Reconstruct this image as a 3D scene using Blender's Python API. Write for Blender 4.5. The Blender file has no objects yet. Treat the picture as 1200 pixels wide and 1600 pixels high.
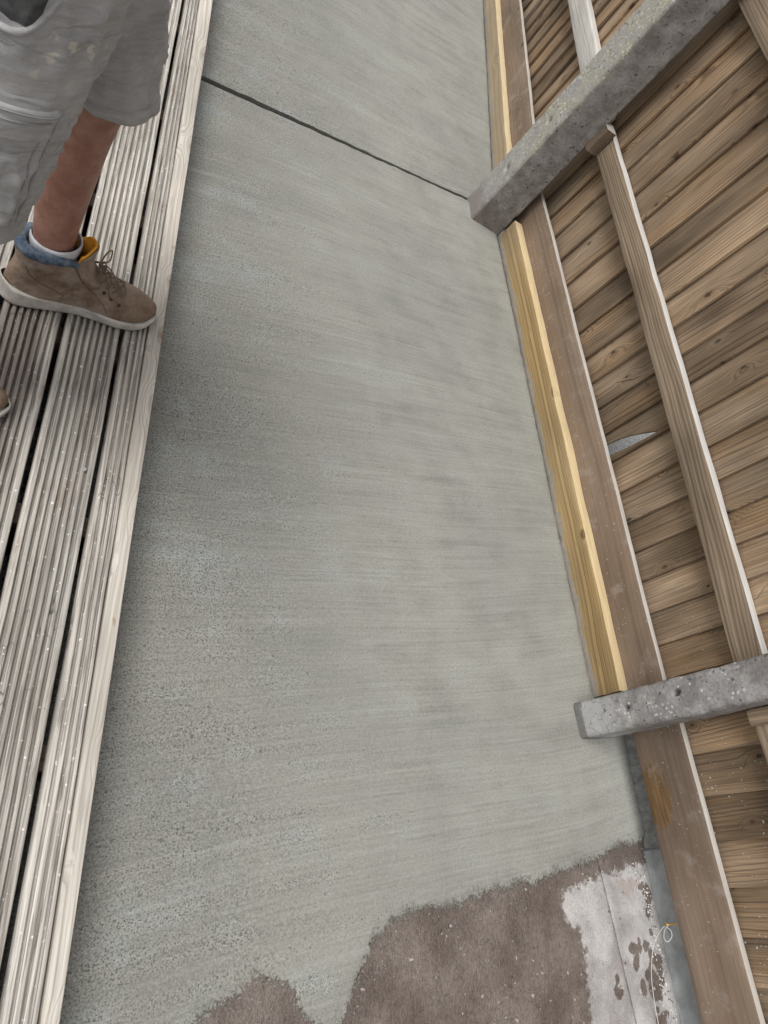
import bpy, bmesh, math, random
from mathutils import Vector, Matrix, noise as mnoise
from math import sin, cos, pi, radians, sqrt, exp

S = bpy.context.scene
# ------------------------------------------------------------------ camera
CAM_H = 1.5
cd = bpy.data.cameras.new('camera'); cam = bpy.data.objects.new('camera', cd)
S.collection.objects.link(cam); S.camera = cam
cd.sensor_fit = 'VERTICAL'; cd.sensor_height = 24.0; cd.sensor_width = 18.0
cd.lens = 1098.57 / 1600 * 24.0
cd.clip_start = 0.02; cd.clip_end = 2000
ROT = Matrix(((0.8283031714, -0.2368763682, -0.5077434809),
              (-0.0294131927, 0.8865976662, -0.4616052886),
              (0.5595075695, 0.3972834813, 0.7274043684)))
cam.matrix_world = Matrix.Translation((0, 0, CAM_H)) @ ROT.to_4x4()

# ------------------------------------------------------------------ light
SUN_DIR = Vector((-0.42, -0.05, 1.0)).normalized()      # towards the sun
elev = math.asin(SUN_DIR.z); azim = math.atan2(SUN_DIR.x, SUN_DIR.y)
W = bpy.data.worlds.new('World'); S.world = W; W.use_nodes = True
wt = W.node_tree; wt.nodes.clear()
sky = wt.nodes.new('ShaderNodeTexSky'); sky.sky_type = 'NISHITA'; sky.sun_disc = False
sky.sun_elevation = elev; sky.sun_rotation = azim
sky.air_density = 1.0; sky.dust_density = 3.0; sky.ozone_density = 1.0
hs = wt.nodes.new('ShaderNodeHueSaturation'); hs.inputs['Saturation'].default_value = 0.08
bg = wt.nodes.new('ShaderNodeBackground'); bg.inputs['Strength'].default_value = 0.075
wo = wt.nodes.new('ShaderNodeOutputWorld')
wt.links.new(sky.outputs[0], hs.inputs['Color']); wt.links.new(hs.outputs[0], bg.inputs[0]); wt.links.new(bg.outputs[0], wo.inputs[0])
sl = bpy.data.lights.new('sun', 'SUN'); sl.energy = 1.5; sl.angle = radians(28); sl.color = (1.0, 0.985, 0.96)
sun = bpy.data.objects.new('sun', sl); S.collection.objects.link(sun)
sun.rotation_euler = (-SUN_DIR).to_track_quat('-Z', 'Y').to_euler(); sun.location = SUN_DIR * 20
S.view_settings.view_transform = 'Standard'; S.view_settings.look = 'None'
S.view_settings.exposure = 0.80; S.view_settings.gamma = 1.0
S.view_settings.use_curve_mapping = False
S.cycles.use_denoising = True; S.cycles.denoising_prefilter = 'NONE'
S.cycles.max_bounces = 4; S.cycles.diffuse_bounces = 2; S.cycles.caustics_reflective = False
S.cycles.use_adaptive_sampling = True; S.cycles.adaptive_threshold = 0.02

# ------------------------------------------------------------------ helpers
COL = S.collection
def nz(p, f=1.0):
    return mnoise.noise(Vector(p) * f)
def lerp(a, b, t): return a + (b - a) * t
def interp(tab, x):
    if x <= tab[0][0]: return tab[0][1]
    for (a, va), (b, vb) in zip(tab, tab[1:]):
        if x <= b:
            t = (x - a) / (b - a); return va + (vb - va) * t
    return tab[-1][1]
def sstep(a, b, x):
    t = max(0.0, min(1.0, (x - a) / (b - a))); return t * t * (3 - 2 * t)
def link(name, me, m=None, parent=None, smooth=True):
    o = bpy.data.objects.new(name, me); COL.objects.link(o)
    if m is not None and not me.materials: me.materials.append(m)
    if smooth:
        for p in me.polygons: p.use_smooth = True
    if parent is not None: o.parent = parent
    return o
def from_bm(name, bm, m=None, parent=None, smooth=True, fix=True):
    if fix: bmesh.ops.recalc_face_normals(bm, faces=bm.faces)
    me = bpy.data.meshes.new(name); bm.to_mesh(me); bm.free()
    return link(name, me, m, parent, smooth)
def from_data(name, vs, fs, m=None, parent=None, smooth=True):
    me = bpy.data.meshes.new(name); me.from_pydata(vs, [], fs); me.update()
    return link(name, me, m, parent, smooth)
def tag(o, label, cat, group=None):
    o['label'] = label; o['category'] = cat
    if group: o['group'] = group
    return o
def struct(o):
    o['kind'] = 'structure'; return o
def empty(name, loc=(0, 0, 0), rz=0.0):
    o = bpy.data.objects.new(name, None); COL.objects.link(o)
    o.location = loc; o.rotation_euler = (0, 0, rz); o.empty_display_size = 0.1
    return o
def sharp(o, deg=35):
    me = o.data
    bm = bmesh.new(); bm.from_mesh(me)
    for e in bm.edges:
        if len(e.link_faces) == 2 and e.calc_face_angle(0) > radians(deg): e.smooth = False
    bm.to_mesh(me); bm.free()
def tube_bm(bm, pts, r, n=8, caps=True, rfun=None):
    pts = [Vector(p) for p in pts]; rings = []
    up = Vector((0, 0, 1)); prev = None
    for i, p in enumerate(pts):
        d = (pts[min(i + 1, len(pts) - 1)] - pts[max(i - 1, 0)]).normalized()
        if prev is None:
            a = d.cross(up)
            if a.length < 1e-3: a = d.cross(Vector((1, 0, 0)))
        else:
            a = prev - d * prev.dot(d)
        a.normalize(); prev = a; b = d.cross(a)
        rr = r if rfun is None else r * rfun(i / (len(pts) - 1))
        rings.append([bm.verts.new(p + (a * cos(2 * pi * k / n) + b * sin(2 * pi * k / n)) * rr) for k in range(n)])
    for A, B in zip(rings, rings[1:]):
        for k in range(n):
            bm.faces.new((A[k], A[(k + 1) % n], B[(k + 1) % n], B[k]))
    if caps:
        bm.faces.new(rings[0][::-1]); bm.faces.new(rings[-1])
def smooth_path(ctrl, n=8):
    P = [Vector(c) for c in ctrl]; out = []
    for i in range(len(P) - 1):
        p0 = P[max(i - 1, 0)]; p1 = P[i]; p2 = P[i + 1]; p3 = P[min(i + 2, len(P) - 1)]
        for k in range(n):
            t = k / n
            out.append(0.5 * ((2 * p1) + (p2 - p0) * t + (2 * p0 - 5 * p1 + 4 * p2 - p3) * t * t + (3 * p1 - p0 - 3 * p2 + p3) * t ** 3))
    out.append(P[-1]); return out

# a sawn timber: cross-section polyline swept along local Y, edges worn by noise
def sweep(section, length, nseg, amp=0.0, freq=9.0, seed=0, y0=0.0, end_amp=0.0):
    vs, fs = [], []; n = len(section)
    for j in range(nseg + 1):
        y = y0 + length * j / nseg
        for (x, z) in section:
            q = Vector((x * 14 + seed * 7.1, y * freq, z * 14 + seed * 3.3))
            ye = 0
            if end_amp and j in (0, nseg): ye = end_amp * mnoise.noise(Vector((x * 60, seed, z * 60)))
            vs.append((x + amp * mnoise.noise(q), y + ye, z + amp * mnoise.noise(q + Vector((31, 17, 5)))))
    for j in range(nseg):
        for k in range(n):
            a = j * n + k; b = j * n + (k + 1) % n
            fs.append((a, b, b + n, a + n))
    fs.append(tuple(range(n))[::-1]); fs.append(tuple(range(nseg * n, nseg * n + n)))
    return vs, fs
def rrect(x0, x1, z0, z1, r=0.003, mid=2):
    pts = []
    def arc(cx, cz, a0):
        for k in range(3):
            a = a0 + k * pi / 4; pts.append((cx + r * cos(a), cz + r * sin(a)))
    arc(x1 - r, z1 - r, 0)
    for k in range(1, mid): pts.append((lerp(x1 - r, x0 + r, k / mid), z1))
    arc(x0 + r, z1 - r, pi / 2); arc(x0 + r, z0 + r, pi)
    for k in range(1, mid): pts.append((lerp(x0 + r, x1 - r, k / mid), z0))
    arc(x1 - r, z0 + r, 3 * pi / 2)
    return pts
def place(o, origin, xa, ya, za):
    M = Matrix.Identity(4)
    for i, v in enumerate((xa, ya, za)):
        M.col[i][:3] = Vector(v).normalized()
    M.col[3][:3] = Vector(origin)
    if o.parent is not None:
        o.matrix_basis = o.parent.matrix_basis.inverted() @ M
    else:
        o.matrix_basis = M

# ------------------------------------------------------------------ materials
class T:
    def __init__(s, name):
        s.m = bpy.data.materials.new(name); s.m.use_nodes = True; s.t = s.m.node_tree
        s.t.nodes.clear()
        s.out = s.t.nodes.new('ShaderNodeOutputMaterial')
        s.b = s.t.nodes.new('ShaderNodeBsdfPrincipled'); s.t.links.new(s.b.outputs[0], s.out.inputs[0])
        s.tc = s.t.nodes.new('ShaderNodeTexCoord'); s.obj = s.tc.outputs['Object']
        s.oi = s.t.nodes.new('ShaderNodeObjectInfo'); s.rand = s.oi.outputs['Random']
        s.b.inputs['Specular IOR Level'].default_value = 0.3
    def put(s, sock, v):
        if hasattr(v, 'is_output'): s.t.links.new(v, sock)
        else:
            if isinstance(v, (tuple, list)) and sock.type == 'RGBA' and len(v) == 3: v = (*v, 1)
            sock.default_value = v
    def N(s, typ, ins=None, **props):
        n = s.t.nodes.new(typ)
        for k, v in props.items(): setattr(n, k, v)
        for k, v in (ins or {}).items(): s.put(n.inputs[k], v)
        return n
    def m_(s, op, a, b=0.0, c=0.0, clamp=False):
        return s.N('ShaderNodeMath', {0: a, 1: b, 2: c}, operation=op, use_clamp=clamp).outputs[0]
    def add(s, a, b): return s.m_('ADD', a, b)
    def mul(s, a, b): return s.m_('MULTIPLY', a, b)
    def sub(s, a, b): return s.m_('SUBTRACT', a, b)
    def vm(s, op, a, b): return s.N('ShaderNodeVectorMath', {0: a, 1: b}, operation=op).outputs[0]
    def sc(s, v, k): return s.vm('MULTIPLY', v, k)
    def noise(s, vec, scale=1.0, detail=2.0, rough=0.5, dist=0.0):
        return s.N('ShaderNodeTexNoise', {'Vector': vec, 'Scale': scale, 'Detail': detail, 'Roughness': rough, 'Distortion': dist}).outputs[0]
    def ss(s, lo, hi, x, a=0.0, b=1.0):
        n = s.N('ShaderNodeMapRange', {0: x, 1: lo, 2: hi, 3: a, 4: b}, interpolation_type='SMOOTHSTEP'); return n.outputs[0]
    def lin(s, lo, hi, x, a=0.0, b=1.0):
        return s.N('ShaderNodeMapRange', {0: x, 1: lo, 2: hi, 3: a, 4: b}).outputs[0]
    def mix(s, f, a, b, mode='MIX'):
        n = s.N('ShaderNodeMix', data_type='RGBA', blend_type=mode)
        s.put(n.inputs[0], f); s.put(n.inputs[6], a); s.put(n.inputs[7], b); return n.outputs[2]
    def ramp(s, f, stops):
        n = s.t.nodes.new('ShaderNodeValToRGB'); e = n.color_ramp.elements
        while len(e) > 1: e.remove(e[0])
        e[0].position = stops[0][0]; e[0].color = (*stops[0][1], 1)
        for p, c in stops[1:]:
            q = e.new(p); q.color = (*c, 1)
        s.put(n.inputs[0], f); return n.outputs[0]
    def gain(s, col, k):                      # colour times a scalar
        return s.N('ShaderNodeVectorMath', {0: col, 3: k}, operation='SCALE').outputs[0]
    def xyz(s, v):
        n = s.N('ShaderNodeSeparateXYZ', {0: v}); return n.outputs
    def attr(s, name):
        return s.N('ShaderNodeAttribute', attribute_name=name).outputs['Fac']
    def rot(s, v, ang):
        return s.N('ShaderNodeVectorRotate', {'Vector': v, 'Angle': ang}, rotation_type='Z_AXIS').outputs[0]
    def done(s, col, rough=0.8, bump=None, strength=0.3, dist=0.002, **kw):
        s.put(s.b.inputs['Base Color'], col); s.put(s.b.inputs['Roughness'], rough)
        if bump is not None:
            n = s.N('ShaderNodeBump', {'Strength': strength, 'Distance': dist, 'Height': bump})
            s.t.links.new(n.outputs[0], s.b.inputs['Normal'])
        for k, v in kw.items(): s.put(s.b.inputs[k], v)
        return s.m

def wood(name, early, late, grey, weather=0.5, ring=70.0, knot_x=0.12, knot_y=0.45, knot_p=0.5, knot_r=0.008,
         rough=0.8, contrast=1.0, fibre=0.35, bump=0.35, vary=0.25, knot_col=(0.05, 0.028, 0.015), extra=None, blotch=0.3):
    """Sawn timber, local Y along the grain: growth rings bent round knots, fibres, silvering; each board differs."""
    s = T(name)
    off = s.N('ShaderNodeCombineXYZ', {0: s.mul(s.rand, 17.3), 1: s.mul(s.rand, 41.7), 2: s.mul(s.rand, 9.1)}).outputs[0]
    P = s.vm('ADD', s.obj, off)
    c = s.xyz(P)
    flat = s.N('ShaderNodeCombineXYZ', {0: s.mul(c[0], 1 / knot_x), 1: s.mul(c[1], 1 / knot_y), 2: s.mul(s.rand, 50.0)}).outputs[0]
    v = s.N('ShaderNodeTexVoronoi', {'Vector': flat, 'Scale': 1.0, 'Randomness': 0.9}, voronoi_dimensions='2D')
    dv = s.vm('SUBTRACT', flat, v.outputs['Position'])
    dc = s.xyz(dv)
    dx = s.mul(dc[0], knot_x); dy = s.mul(dc[1], knot_y)
    d2 = s.add(s.mul(dx, dx), s.mul(s.mul(dy, dy), 0.28))
    dist = s.m_('DIVIDE', s.m_('SQRT', d2), s.lin(0.0, 1.0, s.xyz(v.outputs['Color'])[1], 0.45, 1.35))
    dist = s.add(dist, s.mul(s.sub(s.noise(P, 95.0, 1.0), 0.5), 0.006))
    has = s.ss(1 - knot_p - 0.02, 1 - knot_p + 0.02, s.xyz(v.outputs['Color'])[0])
    core = s.mul(s.ss(knot_r, knot_r * 0.55, dist), has)
    halo = s.mul(s.ss(0.05, 0.0, dist), has)
    warp = s.noise(s.sc(P, (3.0, 0.55, 3.0)), 1.0, 2.0)
    warp2 = s.noise(s.sc(P, (14.0, 2.2, 14.0)), 1.0, 2.0)
    rc = s.add(s.add(s.add(c[0], s.mul(c[2], 0.7)), s.mul(warp, 0.13)), s.add(s.mul(warp2, 0.012), s.mul(halo, 0.045)))
    g = s.N('ShaderNodeTexNoise', {'W': s.mul(rc, ring), 'Scale': 1.0, 'Detail': 2.0, 'Roughness': 0.6}, noise_dimensions='1D').outputs[0]
    saw = s.m_('FRACT', s.mul(rc, ring * 0.9))
    g = s.add(s.mul(g, 0.85), s.mul(s.ss(0.55, 1.0, saw), 0.15))
    gr = s.ss(0.30, 0.78, g)
    fib = s.noise(s.sc(P, (420, 7, 420)), 1.0, 2.0, 0.6)
    fib2 = s.noise(s.sc(P, (130, 2.2, 130)), 1.0, 3.0, 0.6)
    col = s.mix(s.mul(gr, contrast), early, late)
    wmask = s.ss(0.5 - 0.32 * weather - 0.12, 0.5 + 0.42 - 0.3 * weather, s.add(s.mul(s.noise(s.sc(P, (9, 1.6, 9)), 1.0, 4.0, 0.6), 0.75), s.mul(fib2, 0.25)))
    col = s.mix(s.mul(wmask, weather), col, s.gain(grey, s.lin(0.0, 1.0, gr, 1.1, 0.72)))
    col = s.gain(col, s.lin(0.25, 0.75, fib, 1 - fibre, 1 + fibre * 0.7))
    col = s.gain(col, s.lin(0.3, 0.7, s.noise(s.sc(P, (6, 2.0, 6)), 1.0, 3.0), 1 - blotch, 1 + blotch))
    col = s.gain(col, s.lin(0, 1, s.m_('FRACT', s.mul(s.rand, 7.77)), 1 - vary, 1 + vary))
    col = s.mix(s.mul(s.ss(knot_r * 2.6, knot_r * 0.8, dist), s.mul(has, 0.45)), col, s.gain(col, 0.55))
    col = s.mix(s.mul(core, 0.85), col, knot_col)
    if extra: col = extra(s, col, P)
    h = s.add(s.mul(fib, 0.6), s.mul(fib2, 0.9))
    return s.done(col, rough, h, bump, 0.002)

def speckle(s, v, scale, lo, hi, detail=1.0):
    return s.ss(lo, hi, s.noise(v, scale, detail, 0.5))

# white cement splashes thrown over timber low down
def splash_extra(amount):
    def f(s, col, P):
        gp = s.N('ShaderNodeNewGeometry').outputs['Position']
        z = s.xyz(gp)
        near = s.mul(s.ss(1.3, 0.1, z[1]), s.ss(0.9, 0.15, z[2]))
        clus = s.noise(gp, 9.0, 2.0)
        a = s.ss(0.80, 0.84, s.add(s.noise(gp, 150.0, 0.0), s.mul(s.sub(clus, 0.5), 0.25)))
        col = s.mix(s.mul(s.mul(a, near), amount), col, (0.62, 0.60, 0.56))
        return col
    return f

M_fence = wood('weathered_brown_featheredge', (0.275, 0.168, 0.084), (0.085, 0.049, 0.025), (0.35, 0.285, 0.215), weather=0.62,
               ring=95, knot_x=0.10, knot_y=0.30, knot_p=0.62, knot_r=0.0075, fibre=0.36, vary=0.24, extra=splash_extra(0.9), bump=0.6, blotch=0.52)
def skylit_silver_top(amount, colour):
    """Upward faces painted paler: sky light put into the colour, plus silvering on rails."""
    def f(s, col, P):
        nzv = s.xyz(s.N('ShaderNodeNewGeometry').outputs['Normal'])[2]
        k = s.mul(s.ss(0.6, 0.9, nzv), s.lin(0.3, 0.7, s.noise(s.sc(P, (40, 6, 40)), 1.0, 3.0), amount * 0.75, amount))
        return s.mix(k, col, s.gain(colour, s.lin(0.3, 0.7, s.noise(s.sc(P, (300, 10, 300)), 1.0, 2.0), 0.85, 1.12)))
    return f
M_rail = wood('sawn_rail_timber', (0.33, 0.245, 0.165), (0.125, 0.080, 0.047), (0.36, 0.305, 0.24), weather=0.4,
              ring=105, knot_x=0.25, knot_y=0.8, knot_p=0.6, knot_r=0.012, fibre=0.24, vary=0.08, contrast=1.0, extra=skylit_silver_top(0.9, (0.60, 0.595, 0.575)))
M_pale_rail = wood('pale_silvered_rail', (0.52, 0.48, 0.43), (0.40, 0.36, 0.31), (0.58, 0.56, 0.53), weather=0.8,
              ring=120, knot_x=0.25, knot_y=0.8, knot_p=0.5, knot_r=0.010, fibre=0.2, vary=0.05)
def damp_extra(s, col, P):
    gp = s.N('ShaderNodeNewGeometry').outputs['Position']
    q = s.xyz(gp)
    # tongue-shaped brown wet mark on the near gravel board
    dy = s.m_('DIVIDE', s.sub(q[1], 0.20), 0.082); dz = s.m_('DIVIDE', s.sub(q[2], 0.115), 0.046)
    e = s.add(s.add(s.mul(dy, dy), s.mul(dz, dz)), s.add(s.mul(s.sub(s.noise(s.sc(gp, (8, 16, 110)), 1.0, 3.0), 0.5), 2.2), s.mul(dy, 0.25)))
    col = s.mix(s.mul(s.ss(1.06, 0.94, e), 0.86), col, s.gain((0.17, 0.098, 0.04), s.lin(0.3, 0.7, s.noise(s.sc(gp, (10, 12, 160)), 1.0, 2.0), 0.65, 1.3)))
    # grey cement film
    f = s.mul(s.ss(0.52, 0.72, s.noise(gp, 14.0, 4.0, 0.65)), 0.35)
    col = s.mix(f, col, (0.42, 0.385, 0.34))
    a = s.ss(0.79, 0.83, s.noise(gp, 150.0, 0.0))
    col = s.mix(s.mul(a, 0.6), col, (0.6, 0.58, 0.54))
    return skylit_silver_top(0.85, (0.52, 0.50, 0.46))(s, col, P)
M_gravel = wood('brown_gravel_board', (0.215, 0.148, 0.10), (0.145, 0.095, 0.061), (0.27, 0.215, 0.17), weather=0.55,
                ring=60, knot_x=0.3, knot_y=0.7, knot_p=0.35, knot_r=0.006, fibre=0.14, vary=0.06, contrast=0.45, extra=damp_extra, bump=0.25)
def mortar_extra(s, col, P):
    q = s.xyz(s.obj)
    n = s.noise(s.obj, 38.0, 4.0, 0.65); n2 = s.noise(s.obj, 7.0, 2.0)
    e = s.add(q[0], s.add(s.mul(s.sub(n, 0.5), 0.035), s.mul(s.sub(n2, 0.5), 0.05)))
    far = s.ss(2.0, 3.2, s.xyz(s.N('ShaderNodeNewGeometry').outputs['Position'])[1])
    col = s.mix(s.mul(far, 0.55), col, (0.40, 0.34, 0.26))
    col = s.mix(s.mul(s.ss(0.030, 0.022, e), 0.85), col, s.gain((0.34, 0.32, 0.285), s.lin(0.3, 0.7, n, 0.8, 1.15)))
    dirt = s.mul(s.ss(0.60, 0.72, s.noise(s.sc(s.obj, (40, 14, 40)), 1.0, 3.0)), 0.4)
    col = s.mix(dirt, col, (0.22, 0.16, 0.09))
    return skylit_silver_top(0.75, (0.66, 0.53, 0.32))(s, col, P)  # top of the batten painted lighter, as if lit by the sky
M_batten = wood('new_yellow_softwood', (0.46, 0.315, 0.140), (0.17, 0.095, 0.036), (0.42, 0.335, 0.21), weather=0.42,
                ring=62, knot_x=0.14, knot_y=0.55, knot_p=0.6, knot_r=0.010, fibre=0.16, vary=0.05, contrast=1.0, blotch=0.2,
                knot_col=(0.16, 0.085, 0.035), extra=mortar_extra)

def deck_extra(s, col, P):
    gp = s.N('ShaderNodeNewGeometry').outputs['Position']; q = s.xyz(gp)
    n = s.noise(gp, 9.0, 4.0, 0.6)
    # damp trodden patch between the two boots
    dx = s.m_('DIVIDE', s.sub(q[0], 0.015), 0.055); dy = s.m_('DIVIDE', s.sub(q[1], 0.92), 0.33)
    e = s.add(s.add(s.mul(dx, dx), s.mul(dy, dy)), s.mul(s.sub(s.noise(s.sc(gp, (60, 5, 1)), 1.0, 3.0), 0.5), 2.2))
    col = s.mix(s.mul(s.ss(1.3, 0.8, e), 0.85), col, s.gain((0.20, 0.165, 0.145), s.lin(0.3, 0.7, s.noise(s.sc(gp, (200, 9, 1)), 1.0, 2.0), 0.6, 1.3)))
    ck = s.ss(0.012, 0.0, s.m_('ABSOLUTE', s.sub(s.noise(s.sc(gp, (34, 11, 1)), 1.0, 1.0), 0.5)))
    col = s.mix(s.mul(s.mul(ck, s.ss(0.58, 0.66, s.noise(gp, 4.3, 1.0))), 0.8), col, (0.06, 0.052, 0.047))
    br = s.ss(0.60, 0.72, s.noise(s.sc(gp, (30, 8, 1)), 1.0, 3.0))
    col = s.mix(s.mul(br, 0.42), col, (0.21, 0.15, 0.10))
    dk = s.ss(0.57, 0.66, s.noise(s.sc(gp, (210, 9, 1)), 1.0, 3.0))
    col = s.mix(s.mul(dk, 0.5), col, (0.085, 0.072, 0.062))
    wet = s.ss(0.775, 0.80, s.noise(gp, 120.0, 0.0))
    return s.mix(s.mul(wet, 0.7), col, (0.80, 0.79, 0.77))  # white specks paint the sparkle of water drops into the colour
M_deck = wood('silvered_deck_timber', (0.41, 0.375, 0.33), (0.21, 0.178, 0.148), (0.49, 0.47, 0.435), weather=0.66,
              ring=80, knot_x=0.12, knot_y=0.8, knot_p=0.35, knot_r=0.009, fibre=0.42, vary=0.10, blotch=0.24, extra=deck_extra, bump=0.5,
              knot_col=(0.2, 0.15, 0.11))
def edge_extra(s, col, P):
    c = s.xyz(P)
    sp = s.ss(0.72, 0.78, s.noise(s.sc(P, (45, 18, 45)), 1.0, 1.0))
    col = s.mix(s.mul(sp, 0.6), col, (0.27, 0.17, 0.10))
    gy = s.ss(0.56, 0.72, s.noise(s.sc(P, (60, 5, 60)), 1.0, 4.0, 0.65))
    col = s.mix(s.mul(gy, 0.5), col, (0.27, 0.255, 0.235))
    return col
M_edge = wood('pale_edge_board', (0.50, 0.455, 0.395), (0.32, 0.27, 0.215), (0.53, 0.505, 0.465), weather=0.6,
              ring=140, knot_x=0.06, knot_y=0.22, knot_p=0.42, knot_r=0.0075, fibre=0.24, vary=0.04, blotch=0.24, extra=edge_extra,
              knot_col=(0.33, 0.20, 0.12))
M_joist = wood('dark_joist_timber', (0.12, 0.09, 0.065), (0.07, 0.05, 0.035), (0.13, 0.11, 0.09))

def concrete_fresh(feather=False):
    s = T('fresh_concrete_feathered_edge' if feather else 'fresh_troweled_concrete'); P = s.obj; q = s.xyz(P)
    wob = s.N('ShaderNodeCombineXYZ', {0: 0.0, 1: s.mul(s.noise(P, 0.9, 0.0), 0.10), 2: 0.0}).outputs[0]
    Pr = s.rot(s.vm('ADD', P, wob), radians(-10))
    st1 = s.noise(s.sc(Pr, (1.3, 26, 1)), 1.0, 4.0, 0.6)
    st2 = s.noise(s.sc(Pr, (3.0, 150, 1)), 1.0, 3.0, 0.6)
    st3 = s.noise(s.sc(Pr, (0.9, 9, 1)), 1.0, 3.0, 0.55)
    blot = s.noise(P, 1.9, 4.0, 0.55); blot2 = s.noise(P, 6.5, 4.0, 0.6)
    left = s.ss(1.35, 0.25, q[0])
    grain = s.noise(P, 330.0, 3.0, 0.7)
    grain2 = s.noise(P, 130.0, 2.0, 0.6)
    dens = s.add(s.add(s.mul(left, 0.85), 0.02), s.add(s.mul(s.sub(blot2, 0.5), 1.3), s.mul(s.sub(st1, 0.5), 1.8)))
    dens = s.ss(0.0, 1.0, dens)
    pore = s.ss(0.51, 0.60, s.add(s.mul(grain, 0.5), s.mul(s.noise(P, 245.0, 1.0), 0.5)))
    pit = s.ss(0.755, 0.79, s.noise(P, 95.0, 0.0))
    tone = s.ss(0.35, 0.65, s.add(s.mul(blot, 0.6), s.mul(st3, 0.4)))
    base = s.mix(tone, (0.238, 0.237, 0.216), (0.276, 0.272, 0.243))
    cool = s.mul(s.ss(0.50, 0.66, s.add(s.mul(blot2, 0.5), s.mul(st3, 0.5))), s.add(s.mul(left, 0.7), 0.12))
    base = s.mix(cool, base, (0.265, 0.290, 0.285))
    k = s.add(s.add(s.lin(0.25, 0.75, st1, -0.12, 0.12), s.lin(0.25, 0.75, st2, -0.14, 0.14)),
              s.add(s.mul(s.lin(0.25, 0.75, grain, -0.55, 0.55), s.add(s.mul(dens, 0.65), 0.35)), s.lin(0.25, 0.75, grain2, -0.12, 0.12)))
    k = s.add(s.add(k, s.lin(0.3, 0.7, blot2, -0.12, 0.12)), 1.0)
    col = s.gain(base, k)
    col = s.gain(col, s.lin(0.0, 1.0, dens, 1.03, 0.94))
    col = s.mix(s.mul(s.mul(pore, dens), 0.88), col, (0.075, 0.072, 0.066))
    col = s.mix(s.mul(pit, s.add(s.mul(dens, 0.6), 0.12)), col, (0.09, 0.085, 0.08))
    # laitance smears drawn out by the trowel
    sm = s.ss(0.62, 0.74, s.noise(s.sc(Pr, (2.2, 34, 1)), 1.0, 2.0, 0.5))
    col = s.mix(s.mul(sm, 0.28), col, (0.36, 0.365, 0.342))
    # wet edge where the new mix thins out over the old slab
    wet = s.attr('wet_edge')
    w = s.ss(0.30, 0.75, s.add(wet, s.add(s.mul(s.sub(s.noise(P, 140.0, 2.0, 0.6), 0.5), 1.3), s.mul(s.sub(s.noise(P, 24.0, 2.0), 0.5), 0.7))))
    col = s.mix(s.mul(w, 0.72), col, (0.105, 0.095, 0.086))
    rough = s.add(s.lin(0.3, 0.7, s.add(s.mul(blot2, 0.5), s.mul(st3, 0.5)), 0.86, 0.50), s.mul(pore, 0.1))
    h = s.add(s.add(s.mul(grain, 0.55), s.mul(grain2, 0.5)), s.add(s.mul(st2, 0.35), s.mul(pore, -0.5)))
    if not feather: return s.done(col, rough, s.sub(h, s.mul(pit, 0.6)), 0.42, 0.0025)
    thin = s.attr('thin')
    al = s.ss(-0.06, 0.04, s.sub(s.add(s.mul(s.noise(P, 150.0, 3.0, 0.7), 0.62), s.mul(s.noise(P, 22.0, 3.0, 0.6), 0.38)), s.add(s.mul(thin, 0.66), -0.02)))
    return s.done(col, rough, s.sub(h, s.mul(pit, 0.6)), 0.42, 0.0025, Alpha=al)
M_fresh = concrete_fresh(); M_feather = concrete_fresh(True)

def concrete_old():
    s = T('old_brown_concrete'); P = s.obj
    n1 = s.add(s.mul(s.noise(P, 60.0, 2.0, 0.6), 0.4), s.mul(s.noise(s.sc(P, (150, 110, 100)), 1.0, 3.0, 0.65), 0.6)); n2 = s.noise(P, 8.0, 3.0); n3 = s.noise(P, 330.0, 2.0, 0.6)
    wetc = s.mix(s.ss(0.35, 0.65, n2), (0.115, 0.090, 0.077), (0.170, 0.140, 0.122))
    wetc = s.gain(wetc, s.add(s.lin(0.25, 0.75, n1, 0.6, 1.4), s.lin(0.3, 0.7, n3, -0.25, 0.25)))
    dry = s.mix(s.ss(0.38, 0.62, n2), (0.31, 0.290, 0.282), (0.47, 0.450, 0.438))
    dry = s.gain(dry, s.add(s.lin(0.25, 0.75, n1, 0.82, 1.12), s.lin(0.3, 0.7, n3, -0.16, 0.16)))
    d = s.attr('dry')
    m = s.ss(0.38, 0.60, s.add(d, s.mul(s.sub(s.noise(P, 34.0, 5.0, 0.75), 0.5), 1.5)))
    brown = s.mul(s.ss(0.62, 0.72, s.noise(P, 11.0, 3.0)), 0.5)
    dry = s.mix(brown, dry, (0.30, 0.22, 0.19))
    col = s.mix(m, wetc, dry)
    bits = s.ss(0.80, 0.83, s.noise(P, 70.0, 0.0))
    col = s.mix(s.mul(bits, 0.6), col, (0.55, 0.50, 0.46))
    rough = s.add(s.mul(m, 0.4), s.lin(0.35, 0.65, n1, 0.26, 0.5))
    return s.done(col, rough, s.add(s.mul(n1, 1.0), s.mul(n3, 0.35)), 0.9, 0.006)
M_old = concrete_old()

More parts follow.
